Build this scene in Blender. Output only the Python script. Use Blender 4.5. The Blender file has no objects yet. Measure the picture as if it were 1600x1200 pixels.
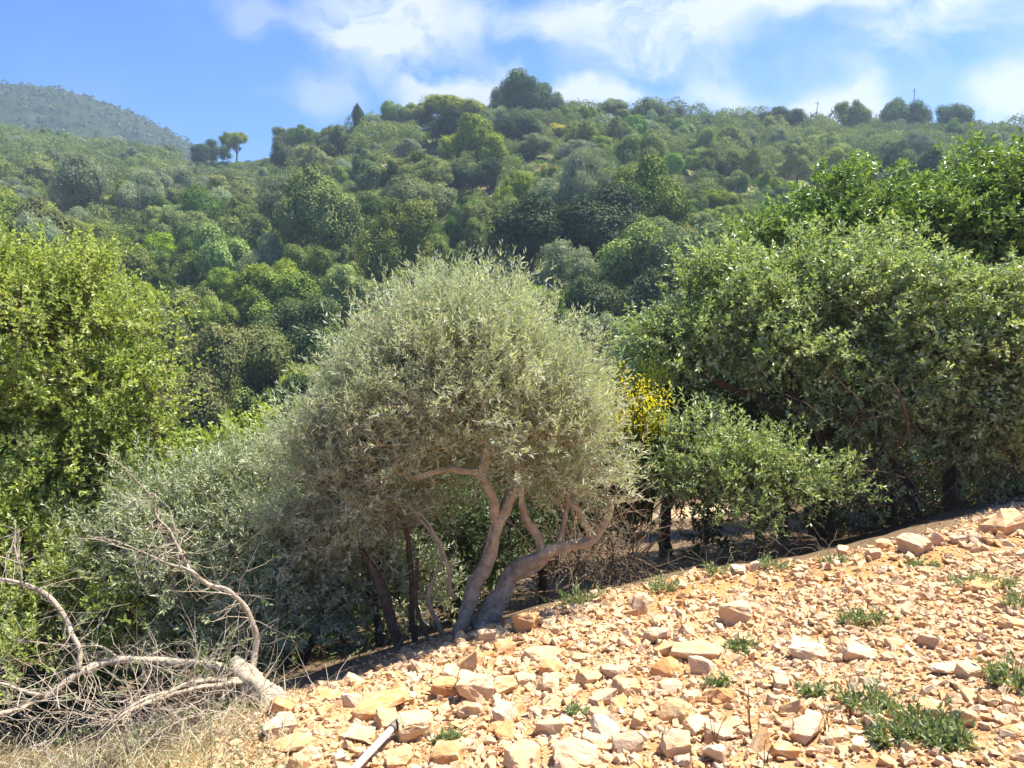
import bpy, bmesh, math, random
import numpy as np
from mathutils import noise as mnoise
from mathutils import Vector, Matrix, Euler

random.seed(11)
rng = np.random.default_rng(11)
C = bpy.context.scene.collection
sc = bpy.context.scene

# ------------------------------------------------------------------ camera
PITCH = math.radians(8.0)
FPX = 1200.0                                   # focal length in photo pixels (1600 wide)
cam_d = bpy.data.cameras.new("camera"); cam = bpy.data.objects.new("camera", cam_d); C.objects.link(cam)
cam.location = (0, 0, 0); cam.rotation_euler = (math.radians(90) - PITCH, 0, 0)
cam_d.sensor_width = 36; cam_d.lens = 27; cam_d.clip_end = 9000; cam_d.clip_start = 0.05
sc.camera = cam

# ------------------------------------------------------------------ light
SUN_EL = math.radians(63); SUN_AZ = math.radians(58)      # azimuth clockwise from +Y (towards +X)
SUN_STRENGTH = 5.0; SKY_STRENGTH = 0.11; EXPOSURE = 1.36
sd = bpy.data.lights.new("sun", 'SUN'); sun = bpy.data.objects.new("sun", sd); C.objects.link(sun)
sd.energy = SUN_STRENGTH; sd.angle = math.radians(0.55); sd.color = (1.0, 0.93, 0.79)
sdir = Vector((math.sin(SUN_AZ) * math.cos(SUN_EL), math.cos(SUN_AZ) * math.cos(SUN_EL), math.sin(SUN_EL)))
sun.rotation_euler = sdir.to_track_quat('Z', 'Y').to_euler(); sun.location = (20, 20, 60)

sc.view_settings.view_transform = 'Standard'; sc.view_settings.look = 'None'
sc.view_settings.exposure = EXPOSURE; sc.view_settings.gamma = 1.0
sc.cycles.max_bounces = 6; sc.cycles.diffuse_bounces = 3; sc.cycles.glossy_bounces = 2
sc.cycles.transmission_bounces = 4; sc.cycles.volume_bounces = 0; sc.cycles.transparent_max_bounces = 4
sc.cycles.caustics_reflective = False; sc.cycles.caustics_refractive = False

def pdir(u, v):
    a = (u - 800) / FPX; b = (600 - v) / FPX
    return np.array([a, math.cos(PITCH) + b * math.sin(PITCH), -math.sin(PITCH) + b * math.cos(PITCH)])
def W(u, v, y):
    d = pdir(u, v); return d * (y / d[1])
def proj(p):
    x, y, z = p[..., 0], p[..., 1], p[..., 2]
    fz = y * math.cos(PITCH) - z * math.sin(PITCH); uz = y * math.sin(PITCH) + z * math.cos(PITCH)
    return 800 + FPX * x / fz, 600 - FPX * uz / fz

# sky with clouds, all by direction
def nn(nt, t, **kw):
    n = nt.nodes.new(t)
    for k, v in kw.items():
        setattr(n, k, v)
    return n
world = bpy.data.worlds.new("World"); sc.world = world; world.use_nodes = True
nt = world.node_tree; nt.nodes.clear()
out = nn(nt, 'ShaderNodeOutputWorld'); bg = nn(nt, 'ShaderNodeBackground'); nt.links.new(bg.outputs[0], out.inputs[0])
sky = nn(nt, 'ShaderNodeTexSky', sky_type='NISHITA', sun_disc=False, sun_elevation=SUN_EL, sun_rotation=SUN_AZ,
         air_density=1.0, dust_density=0.6, ozone_density=2.2, altitude=300)
tint = nn(nt, 'ShaderNodeMix', data_type='RGBA', blend_type='MULTIPLY'); tint.inputs[0].default_value = 1
nt.links.new(sky.outputs[0], tint.inputs[6]); tint.inputs[7].default_value = (0.185, 0.39, 0.71, 1)
tc = nn(nt, 'ShaderNodeTexCoord')
def vmath(op, a, b=None):
    n = nn(nt, 'ShaderNodeVectorMath', operation=op)
    nt.links.new(a, n.inputs[0])
    if b is not None:
        if isinstance(b, (tuple, list)): n.inputs[1].default_value = b
        else: nt.links.new(b, n.inputs[1])
    return n
def smath(op, a, b=0.0, clamp=False):
    n = nn(nt, 'ShaderNodeMath', operation=op, use_clamp=clamp)
    for i, q in enumerate((a, b)):
        if isinstance(q, (int, float)): n.inputs[i].default_value = q
        else: nt.links.new(q, n.inputs[i])
    return n.outputs[0]
CL = [(600, 40, 140, 80, 1.0), (560, 60, 90, 50, .3), (730, 132, 90, 45, .9), (935, 158, 75, 32, 1.0), (990, 50, 145, 68, .75), (1070, 80, 100, 40, .4),
      (1230, -15, 320, 48, .85), (1470, 10, 140, 48, .5), (1180, 45, 110, 35, .25), (1600, 150, 75, 60, 1.0), (1285, 172, 70, 36, .85),
      (490, 160, 80, 42, .45), (390, 25, 60, 32, .4), (840, 40, 70, 30, .55), (1130, 130, 70, 28, .4), (1370, 85, 60, 30, .45), (690, 210, 60, 40, .3),
      (1330, 90, 380, 120, .20), (1130, 150, 110, 30, .25), (750, 10, 60, 40, .5), (1400, -300, 700, 150, .9), (300, -350, 400, 120, .6)]
acc = None
warp = nn(nt, 'ShaderNodeTexNoise'); warp.inputs['Scale'].default_value = 9; warp.inputs['Detail'].default_value = 4
nt.links.new(tc.outputs['Generated'], warp.inputs['Vector'])
wv = vmath('SUBTRACT', warp.outputs['Color'], (.5, .5, .5)); wv2 = vmath('MULTIPLY', wv.outputs[0], (.16, .08, .12))
dirw = vmath('ADD', tc.outputs['Generated'], wv2.outputs[0])
for (u, v, ru, rv, s) in CL:
    d = pdir(u, v); d = d / np.linalg.norm(d)
    n1 = vmath('SUBTRACT', dirw.outputs[0], tuple(d))
    n2 = vmath('MULTIPLY', n1.outputs[0], (FPX / ru, FPX / max(ru, 120), FPX / rv))
    ln = nn(nt, 'ShaderNodeVectorMath', operation='LENGTH'); nt.links.new(n2.outputs[0], ln.inputs[0])
    mr = nn(nt, 'ShaderNodeMapRange', interpolation_type='SMOOTHSTEP'); nt.links.new(ln.outputs['Value'], mr.inputs[0])
    mr.inputs[1].default_value = 0.3; mr.inputs[2].default_value = 1.2; mr.inputs[3].default_value = s; mr.inputs[4].default_value = 0
    acc = mr.outputs[0] if acc is None else smath('ADD', acc, mr.outputs[0])
cn = nn(nt, 'ShaderNodeTexNoise'); cn.inputs['Scale'].default_value = 10; cn.inputs['Detail'].default_value = 9; cn.inputs['Roughness'].default_value = .58
mp = nn(nt, 'ShaderNodeMapping'); mp.inputs['Scale'].default_value = (1, 1, 1.9); nt.links.new(dirw.outputs[0], mp.inputs[0]); nt.links.new(mp.outputs[0], cn.inputs['Vector'])
cf = smath('MULTIPLY', acc, smath('ADD', smath('MULTIPLY', smath('SUBTRACT', cn.outputs[0], .48), 4.2), .92, True), True)
cf = smath('MULTIPLY', smath('ADD', cf, smath('MULTIPLY', smath('SUBTRACT', cn.outputs[0], .5, ), .3), True), .92)
cmix = nn(nt, 'ShaderNodeMix', data_type='RGBA'); nt.links.new(cf, cmix.inputs[0]); nt.links.new(tint.outputs[2], cmix.inputs[6])
cmix.inputs[7].default_value = (3.3, 3.5, 3.95, 1)
nt.links.new(cmix.outputs[2], bg.inputs[0]); bg.inputs[1].default_value = SKY_STRENGTH

# ------------------------------------------------------------------ helpers
def tag(o, label=None, cat=None, group=None, kind=None):
    if label: o['label'] = label
    if cat: o['category'] = cat
    if group: o['group'] = group
    if kind: o['kind'] = kind
    return o
def empty(name, loc):
    o = bpy.data.objects.new(name, None); C.objects.link(o); o.location = loc; o.empty_display_size = .2; return o
def norm(a):
    return a / np.maximum(np.linalg.norm(a, axis=-1, keepdims=True), 1e-9)
def make_mesh(name, V, F, rnd=None, smooth=False):
    """V (n,3); F (m,k) one polygon size; rnd optional per-face float"""
    me = bpy.data.meshes.new(name)
    V = np.asarray(V, np.float32); F = np.asarray(F, np.int32)
    m, k = F.shape
    me.vertices.add(len(V)); me.vertices.foreach_set('co', V.ravel())
    me.loops.add(m * k); me.loops.foreach_set('vertex_index', F.ravel())
    me.polygons.add(m); me.polygons.foreach_set('loop_start', np.arange(m, dtype=np.int32) * k)
    try: me.polygons.foreach_set('loop_total', np.full(m, k, np.int32))
    except Exception: pass
    me.polygons.foreach_set('use_smooth', np.full(m, smooth))
    if rnd is not None:
        a = me.attributes.new('rnd', 'FLOAT', 'FACE'); a.data.foreach_set('value', np.asarray(rnd, np.float32))
    me.update(calc_edges=True); me.validate()
    return me
def obj(name, me, mat, parent=None):
    o = bpy.data.objects.new(name, me); C.objects.link(o)
    if mat is not None:
        me.materials.clear(); me.materials.append(mat)
    if parent is not None: o.parent = parent
    return o
class Geo:
    def __init__(s): s.V = []; s.F = []; s.R = []; s.n = 0
    def add(s, V, F, R=None):
        s.V.append(V); s.F.append(np.asarray(F) + s.n); s.n += len(V)
        s.R.append(np.zeros(len(F)) if R is None else R)
    def mesh(s, name, smooth=False, off=None):
        V = np.concatenate(s.V)
        if off is not None: V = V - np.asarray(off)
        return make_mesh(name, V, np.concatenate(s.F), np.concatenate(s.R), smooth)

def leaves(P, D, N, L, Wd, fold=.18):
    S = norm(np.cross(D, N)); n = len(P)
    L = np.broadcast_to(L, n)[:, None]; Wd = np.broadcast_to(Wd, n)[:, None]
    V = np.empty((n, 4, 3))
    V[:, 0] = P; V[:, 1] = P + D * L * .48 + S * Wd * .5 + N * Wd * fold
    V[:, 2] = P + D * L - N * L * .06; V[:, 3] = P + D * L * .48 - S * Wd * .5 + N * Wd * fold
    return V.reshape(-1, 3), np.arange(n * 4).reshape(n, 4)
def sprays(B, U, ln, nl, L, Wd, spread=.9, upb=.5, droop=0.0, tjit=.45):
    """leafy shoots: B bases, U directions, nl leaves each"""
    K = len(B); ln = np.broadcast_to(ln, K)
    t = np.tile(np.linspace(.12, 1, nl), (K, 1)) + rng.normal(0, .03, (K, nl))
    side = norm(np.cross(U, rng.normal(size=(K, 3)))); bend = side * .18
    Pb = B[:, None] + U[:, None] * (t * ln[:, None])[..., None] + bend[:, None] * ((t ** 2) * ln[:, None])[..., None]
    Pb[..., 2] -= droop * (t ** 2) * ln[:, None]
    rad = rng.normal(size=(K, nl, 3)); rad -= (rad * U[:, None]).sum(-1, keepdims=True) * U[:, None]; rad = norm(rad)
    tip = (t > .9)[..., None]
    D = norm(U[:, None] * (rng.uniform(.3, .9, (K, nl, 1)) + tip * 1.0) + rad * spread + np.array([0, 0, -droop]))
    Nn = np.array([0, 0, 1.0]) * upb + rng.normal(0, .55, (K, nl, 3)); Nn -= (Nn * D).sum(-1, keepdims=True) * D; Nn = norm(Nn)
    n = K * nl
    sz = rng.uniform(1 - tjit, 1 + tjit, n)
    V, F = leaves(Pb.reshape(n, 3), D.reshape(n, 3), Nn.reshape(n, 3), L * sz, Wd * sz)
    base = np.repeat(rng.uniform(0, 1, K), nl)
    R = np.clip(base * .5 + rng.uniform(0, 1, n) * .5, 0, 1)
    return V, F, R
def tubes(A, B, ra, rb, k=4):
    """prisms from A to B"""
    A = np.asarray(A); B = np.asarray(B); n = len(A)
    d = norm(B - A); ref = np.where(np.abs(d[:, 2:3]) > .9, np.array([[1., 0, 0]]), np.array([[0, 0, 1.]]))
    s = norm(np.cross(d, ref)); q = np.cross(d, s)
    an = np.arange(k) * 2 * math.pi / k
    ring = s[:, None] * np.cos(an)[None, :, None] + q[:, None] * np.sin(an)[None, :, None]
    V = np.concatenate([A[:, None] + ring * np.reshape(ra, (-1, 1, 1)), B[:, None] + ring * np.reshape(rb, (-1, 1, 1))], 1)
    i = np.arange(k); j = (i + 1) % k
    f = np.stack([i, j, j + k, i + k], 1)
    F = (np.arange(n)[:, None, None] * 2 * k + f[None]).reshape(-1, 4)
    return V.reshape(-1, 3), F
def catmull(P, step=.02):
    P = np.asarray(P, float); Q = np.vstack([2 * P[0] - P[1], P, 2 * P[-1] - P[-2]]); o = []
    for i in range(1, len(Q) - 2):
        m = max(2, int(np.linalg.norm((Q[i + 1] - Q[i])[:3]) / step))
        t = np.linspace(0, 1, m, endpoint=False)[:, None]
        o.append(.5 * ((2 * Q[i]) + (-Q[i - 1] + Q[i + 1]) * t + (2 * Q[i - 1] - 5 * Q[i] + 4 * Q[i + 1] - Q[i + 2]) * t ** 2 + (-Q[i - 1] + 3 * Q[i] - 3 * Q[i + 1] + Q[i + 2]) * t ** 3))
    o.append(P[-1:]); return np.vstack(o)
def sweep(P4, k=12, groove=0.0, lump=.12, seed=0, step=.02, wander=0.0):
    """smooth swept limb from points (x,y,z,r): lumpy, slightly twisted; closed ends"""
    Q = catmull(P4, step); P = Q[:, :3].copy(); r = np.maximum(Q[:, 3], .0012); n = len(P)
    rr = np.random.default_rng(seed)
    if wander:
        s_ = np.cumsum(np.r_[0, np.linalg.norm(np.diff(P, axis=0), axis=1)])
        for ax in range(3):
            for fq in (7, 17, 31):
                P[:, ax] += wander * np.sin(s_ * fq + rr.uniform(0, 6)) / (fq / 7) * np.minimum(1, s_ * 5)
    T = norm(np.gradient(P, axis=0)); s = np.cross(T[0], [0.3, 1, .2]); s /= np.linalg.norm(s); S = []
    for i in range(n):
        s = s - T[i] * np.dot(s, T[i]); s /= np.linalg.norm(s); S.append(s)
    S = np.array(S); q = np.cross(T, S)
    an = np.arange(k) * 2 * math.pi / k
    arc = np.cumsum(np.r_[0, np.linalg.norm(np.diff(P, axis=0), axis=1)])
    ph = rr.uniform(0, 6, 6)
    mod = 1 + lump * (np.sin(2 * an[None] + arc[:, None] * 9 + ph[0]) * .5 + np.sin(3 * an[None] - arc[:, None] * 21 + ph[1]) * .4 + np.sin(5 * an[None] + arc[:, None] * 13 + ph[2]) * .35 + np.sin(arc[:, None] * 37 + an[None] + ph[3]) * .3)
    if groove:
        for kk_, am in ((5, .6), (8, .5), (13, .35)):
            mod = mod + groove * am * np.abs(np.sin(.5 * (kk_ * an[None] + 1.6 * np.sin(arc[:, None] * 5 + kk_ + ph[4]) + arc[:, None] * 3)))
        mod = mod + groove * .35 * rr.normal(size=mod.shape)
    V = P[:, None] + (S[:, None] * np.cos(an)[None, :, None] + q[:, None] * np.sin(an)[None, :, None]) * (r[:, None] * mod)[..., None]
    i = np.arange(k); j = (i + 1) % k
    F = (np.arange(n - 1)[:, None, None] * k + np.stack([i, j, j + k, i + k], 1)[None]).reshape(-1, 4)
    V = V.reshape(-1, 3); c0, c1 = len(V), len(V) + 1
    V = np.vstack([V, P[0], P[-1] + T[-1] * r[-1] * .3])
    e = (n - 1) * k
    caps = [[c0, j[a], i[a], i[a]] for a in range(k)] + [[c1, e + i[a], e + j[a], e + j[a]] for a in range(k)]
    caps = np.array(caps)
    # merge pairs into quads for the caps
    cq = [[c0, j[a + 1] if a + 1 < k else 0, j[a], i[a]] for a in range(0, k, 2)] + [[c1, e + i[a], e + j[a], e + j[(a + 1) % k]] for a in range(0, k, 2)]
    return V, np.vstack([F, np.array(cq)])

# ------------------------------------------------------------------ materials
def pmat(name):
    m = bpy.data.materials.new(name); m.use_nodes = True; t = m.node_tree; t.nodes.clear()
    o = t.nodes.new('ShaderNodeOutputMaterial'); b = t.nodes.new('ShaderNodeBsdfPrincipled'); t.links.new(b.outputs[0], o.inputs[0])
    return m, t, b, o
def ramp(t, fac, stops):
    r = t.nodes.new('ShaderNodeValToRGB'); e = r.color_ramp.elements
    while len(e) < len(stops): e.new(.5)
    for i, (p, c) in enumerate(stops): e[i].position = p; e[i].color = (*c, 1)
    t.links.new(fac, r.inputs[0]); return r.outputs[0]
def math_(t, op, a, b=0.0, clamp=False):
    n = t.nodes.new('ShaderNodeMath'); n.operation = op; n.use_clamp = clamp
    for i, q in enumerate((a, b)):
        if isinstance(q, (int, float)): n.inputs[i].default_value = q
        else: t.links.new(q, n.inputs[i])
    return n.outputs[0]
def mixc(t, f, a, b, mode='MIX'):
    n = t.nodes.new('ShaderNodeMix'); n.data_type = 'RGBA'; n.blend_type = mode
    for i, q in ((0, f), (6, a), (7, b)):
        if isinstance(q, (int, float)): n.inputs[i].default_value = q
        elif isinstance(q, tuple): n.inputs[i].default_value = (*q, 1)
        else: t.links.new(q, n.inputs[i])
    return n.outputs[2]
def noise(t, scale, detail=4, rough=.55, coord=None, dist=0):
    n = t.nodes.new('ShaderNodeTexNoise'); n.inputs['Scale'].default_value = scale; n.inputs['Detail'].default_value = detail
    n.inputs['Roughness'].default_value = rough; n.inputs['Distortion'].default_value = dist
    if coord is not None: t.links.new(coord, n.inputs['Vector'])
    return n.outputs[0]
def foliage(name, lo, mid, hi, under=None, trans=.32, rough=.5, objvar=0.0, spec=.35):
    m, t, b, o = pmat(name)
    at = t.nodes.new('ShaderNodeAttribute'); at.attribute_name = 'rnd'
    col = ramp(t, at.outputs['Fac'], [(0, lo), (.5, mid), (1, hi)])
    if objvar:
        oi = t.nodes.new('ShaderNodeObjectInfo')
        hs = t.nodes.new('ShaderNodeHueSaturation')
        t.links.new(math_(t, 'ADD', math_(t, 'MULTIPLY', oi.outputs['Random'], .05 * objvar), .5 - .022 * objvar), hs.inputs['Hue'])
        t.links.new(math_(t, 'ADD', math_(t, 'MULTIPLY', math_(t, 'FRACT', math_(t, 'MULTIPLY', oi.outputs['Random'], 7.3)), .9 * objvar), 1 - .38 * objvar), hs.inputs['Value'])
        t.links.new(math_(t, 'ADD', math_(t, 'MULTIPLY', math_(t, 'FRACT', math_(t, 'MULTIPLY', oi.outputs['Random'], 13.7)), .5 * objvar), 1 - .25 * objvar), hs.inputs['Saturation'])
        t.links.new(col, hs.inputs['Color']); col = hs.outputs[0]
    if under:
        g = t.nodes.new('ShaderNodeNewGeometry')
        col2 = mixc(t, g.outputs['Backfacing'], col, under)
    else: col2 = col
    t.links.new(col2, b.inputs['Base Color']); b.inputs['Roughness'].default_value = rough; b.inputs['Specular IOR Level'].default_value = spec
    tr = t.nodes.new('ShaderNodeBsdfTranslucent')
    t.links.new(mixc(t, 1.0, col, (1.25, 1.25, .55), 'MULTIPLY'), tr.inputs[0])
    mx = t.nodes.new('ShaderNodeMixShader'); mx.inputs[0].default_value = trans
    t.links.new(b.outputs[0], mx.inputs[1]); t.links.new(tr.outputs[0], mx.inputs[2]); t.links.new(mx.outputs[0], o.inputs[0])
    return m
def bark(name, c1, c2, c3, scale=18):
    m, t, b, o = pmat(name); tcn = t.nodes.new('ShaderNodeTexCoord'); co = tcn.outputs['Object']
    n = noise(t, scale, 6, .65, co); n2 = noise(t, scale * 5, 5, .7, co)
    col = ramp(t, n, [(.28, c1), (.5, c2), (.72, c3)])
    col = mixc(t, math_(t, 'MULTIPLY', n2, .5), col, c1)
    t.links.new(col, b.inputs['Base Color']); b.inputs['Roughness'].default_value = .9; b.inputs['Specular IOR Level'].default_value = .15
    bp = t.nodes.new('ShaderNodeBump'); bp.inputs['Strength'].default_value = 1; bp.inputs['Distance'].default_value = .02
    t.links.new(math_(t, 'ADD', n, math_(t, 'MULTIPLY', n2, .6)), bp.inputs['Height']); t.links.new(bp.outputs[0], b.inputs['Normal'])
    return m
def stone(name, cols, attr=False):
    m, t, b, o = pmat(name); tcn = t.nodes.new('ShaderNodeTexCoord'); co = tcn.outputs['Object']
    if attr:
        a = t.nodes.new('ShaderNodeAttribute'); a.attribute_name = 'rnd'; r = a.outputs['Fac']
    else:
        a = t.nodes.new('ShaderNodeObjectInfo'); r = a.outputs['Random']
    base = ramp(t, r, [(i / (len(cols) - 1), c) for i, c in enumerate(cols)])
    geo = t.nodes.new('ShaderNodeNewGeometry')
    n = noise(t, 14, 5, .6, geo.outputs['Position']); n2 = noise(t, 90, 5, .65, geo.outputs['Position'])
    col = mixc(t, math_(t, 'MULTIPLY', math_(t, 'SUBTRACT', n, .42, True), 2.0, True), base, (.60, .33, .12))
    col = mixc(t, math_(t, 'MULTIPLY', math_(t, 'SUBTRACT', noise(t, 23, 4, .5, geo.outputs['Position']), .52, True), 4.0, True), col, (.66, .57, .42))
    col = mixc(t, .55, col, mixc(t, n2, (.62, .52, .42), (1.08, .95, .77)), 'MULTIPLY')

    t.links.new(col, b.inputs['Base Color']); b.inputs['Roughness'].default_value = .88; b.inputs['Specular IOR Level'].default_value = .2
    bp = t.nodes.new('ShaderNodeBump'); bp.inputs['Strength'].default_value = .7; bp.inputs['Distance'].default_value = .006
    t.links.new(math_(t, 'ADD', n2, noise(t, 35, 4, .6, geo.outputs['Position'])), bp.inputs['Height']); t.links.new(bp.outputs[0], b.inputs['Normal'])
    return m

M = {}
M['olive'] = foliage('olive_leaf', (.25, .30, .18), (.43, .49, .33), (.64, .69, .50), under=(.62, .66, .52), trans=.32, rough=.42, spec=.5)
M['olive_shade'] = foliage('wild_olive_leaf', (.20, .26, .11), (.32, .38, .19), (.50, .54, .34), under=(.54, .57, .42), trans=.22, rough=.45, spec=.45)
M['bright'] = foliage('bright_leaf', (.18, .27, .055), (.36, .44, .12), (.62, .65, .30), trans=.42, rough=.42, spec=.4)
M['right'] = foliage('glossy_leaf', (.13, .21, .055), (.29, .39, .13), (.56, .62, .34), under=(.42, .5, .32), trans=.34, rough=.38, spec=.55)
M['deep'] = foliage('deep_green_leaf', (.10, .19, .05), (.20, .32, .08), (.36, .47, .16), trans=.32, rough=.38, spec=.5)
M['shade'] = foliage('shaded_evergreen_leaf', (.045, .075, .028), (.08, .12, .045), (.15, .20, .08), trans=.2, rough=.45, spec=.4)  # evergreen leaf colour darkened to stand in for the shade of the thickets
M['broomleaf'] = foliage('broom_leaf', (.10, .14, .03), (.15, .2, .04), (.24, .28, .06), trans=.3)
M['flower'] = foliage('broom_flower', (.72, .60, .01), (.80, .70, .02), (.86, .80, .06), trans=.35, rough=.6)
M['weed'] = foliage('weed_leaf', (.13, .19, .08), (.20, .26, .12), (.32, .36, .2), trans=.3)
M['straw'] = foliage('dry_grass_blade', (.32, .27, .16), (.48, .42, .27), (.64, .57, .40), trans=.25, rough=.7, spec=.2)
M['stalk'] = foliage('dry_stalk', (.13, .08, .045), (.17, .11, .06), (.22, .15, .08), trans=.05, rough=.8, spec=.1)
M['f_dark'] = foliage('far_evergreen', (.06, .10, .027), (.105, .16, .042), (.18, .245, .065), trans=.14, objvar=.8, rough=.7, spec=.12)
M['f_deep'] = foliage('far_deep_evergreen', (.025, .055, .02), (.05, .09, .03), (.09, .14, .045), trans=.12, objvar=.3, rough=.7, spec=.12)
M['f_mid'] = foliage('far_oak', (.125, .17, .035), (.225, .275, .055), (.37, .41, .095), trans=.14, objvar=.85, rough=.7, spec=.12)
M['f_bright'] = foliage('far_deciduous', (.11, .17, .04), (.19, .265, .065), (.31, .385, .115), trans=.14, objvar=.8, rough=.7, spec=.12)
M['f_olive'] = foliage('far_olive', (.16, .21, .11), (.25, .30, .165), (.36, .41, .26), trans=.14, objvar=.5, rough=.7, spec=.12)
M['f_brown'] = foliage('far_brownish', (.12, .16, .045), (.18, .23, .06), (.28, .33, .1), trans=.14, objvar=.8, rough=.7, spec=.12)
M['f_yellow'] = foliage('far_broom', (.25, .26, .03), (.55, .45, .03), (.75, .6, .04), trans=.3, objvar=.3, rough=.6)
M['bark_olive'] = bark('olive_bark', (.24, .19, .13), (.48, .41, .30), (.66, .59, .47), 16)
M['bark_dark'] = bark('shrub_bark', (.08, .055, .035), (.17, .12, .08), (.27, .2, .14), 22)
M['bark_dead'] = bark('dead_bark', (.34, .28, .21), (.56, .48, .37), (.72, .64, .53), 14)
M['twig'] = bark('pale_twig', (.28, .23, .16), (.44, .36, .26), (.58, .5, .39), 30)
SC = {'cream': [(.62, .49, .33), (.68, .56, .41), (.60, .46, .30), (.64, .54, .42)],
      'ochre': [(.60, .42, .24), (.66, .48, .28), (.57, .40, .24), (.62, .49, .33)],
      'orange': [(.60, .33, .15), (.64, .39, .20), (.57, .33, .17)],
      'pinkish': [(.52, .40, .31), (.58, .46, .36), (.49, .39, .31), (.55, .47, .39)],
      'white': [(.66, .59, .46), (.70, .64, .52), (.62, .56, .45)]}
for k, c in SC.items(): M['s_' + k] = stone(k + '_limestone', c)
M['s_mix'] = stone('mixed_limestone', [(.60, .40, .23), (.66, .52, .36), (.55, .42, .31), (.70, .59, .45), (.62, .38, .20), (.64, .48, .30), (.70, .62, .51)], attr=True)

# ------------------------------------------------------------------ terrain
EDGE = np.array([(-3.2, -30), (-2.3, 0), (-1.75, 2.6), (-1.24, 3.7), (-.38, 4.54), (.6, 5.15), (1.5, 5.62), (2.4, 5.52), (2.91, 5.58), (3.51, 5.8), (4.07, 6.2), (4.6, 6.65), (9, 8.6), (30, 14)], float)
def edge_sd(x, y):
    x = np.asarray(x, float); y = np.asarray(y, float); best = np.full(x.shape, 1e9); sg = np.ones(x.shape)
    for (ax, ay), (bx, by) in zip(EDGE[:-1], EDGE[1:]):
        dx, dy = bx - ax, by - ay; t = np.clip(((x - ax) * dx + (y - ay) * dy) / (dx * dx + dy * dy), 0, 1)
        d = np.hypot(x - ax - t * dx, y - ay - t * dy); c = dx * (y - ay) - dy * (x - ax)
        u = d < best; best = np.where(u, d, best); sg = np.where(u, np.sign(c), sg)
    return best * sg
def smooth(a, b, x):
    t = np.clip((x - a) / (b - a), 0, 1); return t * t * (3 - 2 * t)
WB = {}
def wob(x, y, s, seed=0):
    if seed not in WB:
        r = np.random.default_rng(100 + seed); WB[seed] = [(r.uniform(0, 6.28), r.uniform(.6, 1.9), r.uniform(0, 6.28)) for _ in range(6)]
    o = 0
    for a, f, p in WB[seed]: o = o + np.sin((x * math.cos(a) + y * math.sin(a)) * f * s + p)
    return o / 6
RT = np.array([(-900, 215, 300), (-300, 212, 300), (0, 214, 290), (150, 236, 280), (300, 262, 250), (400, 262, 215), (470, 240, 195), (560, 212, 180), (640, 200, 174),
               (830, 186, 168), (1000, 193, 178), (1200, 206, 190), (1400, 212, 200), (1600, 222, 210), (2500, 230, 220)], float)
def _az(u):
    d = pdir(u, 220); return math.atan2(d[0], d[1])
RAZ = np.array([_az(u) for u in RT[:, 0]])
def _te(u, v):
    d = pdir(u, v); return d[2] / math.hypot(d[0], d[1])
RZ = np.array([_te(u, v) * R for u, v, R in RT])
def T(x, y):
    x = np.asarray(x, float); y = np.asarray(y, float)
    r = np.hypot(x, y); az = np.arctan2(x, y)
    d = edge_sd(x, y)
    zn = -1.2 + .15 * np.clip(x, -10, 12) - .23 * np.clip(y, -4, 42) - .42 * smooth(0, 2.2, d) * smooth(0, 1, np.minimum(d, 3)) * np.ones_like(x)
    zn = zn + .035 * wob(x, y, 3.1, 1) + .02 * wob(x, y, 9, 2) + .07 * wob(x, y, 1.1, 3) * smooth(4, 9, r) + .05 * np.exp(-((d + .25) / .3) ** 2)
    R = np.interp(az, RAZ, RT[:, 2]); H = np.interp(az, RAZ, RZ)
    z0 = -1.2 + .15 * np.clip(x, -10, 12) - .23 * 42
    t = (r - 40) / (R - 40)
    f = np.where(t < 1, np.clip(t, 0, 1) ** 1.08, 1)
    zh = z0 + (H - z0) * f + 0.7 * wob(x, y, .09, 4) * smooth(45, 90, r) * (1 - .7 * smooth(.8, 1, t)) + .35 * wob(x, y, .3, 5) * smooth(45, 70, r) * (1 - smooth(.9, 1.05, t))
    zh = zh - np.clip(r - R, 0, 400) * .12
    front = smooth(math.radians(100), math.radians(60), np.abs(az))
    zh = z0 + (zh - z0) * front
    w = smooth(34, 46, r)
    return zn * (1 - w) + zh * w
TS = 1.0 * 1.006 ** np.arange(970)
def ground_hit(u, v, tmax=320):
    d = pdir(u, v); P = d[None] * TS[:, None]; k = np.nonzero(P[:, 2] < T(P[:, 0], P[:, 1]))[0]
    if not len(k) or TS[k[0]] > tmax: return None
    hi = TS[k[0]]; lo = hi / 1.006; tt = np.linspace(lo, hi, 24); P = d[None] * tt[:, None]
    k = np.nonzero(P[:, 2] < T(P[:, 0], P[:, 1]))[0]
    return P[k[0]] if len(k) else d * hi
CLEAR = []                                     # bare earth clearings on the hillside (u, v, radius m)
for (u, v, rad) in [(375, 652, 1.6), (612, 262, 4.5), (790, 292, 3.2), (788, 188, 4), (1090, 800, .75), (70, 350, 5), (860, 270, 2.0), (1000, 222, 3)]:
    h = ground_hit(u, v)
    if h is not None: CLEAR.append((h[0], h[1], rad))

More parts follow.
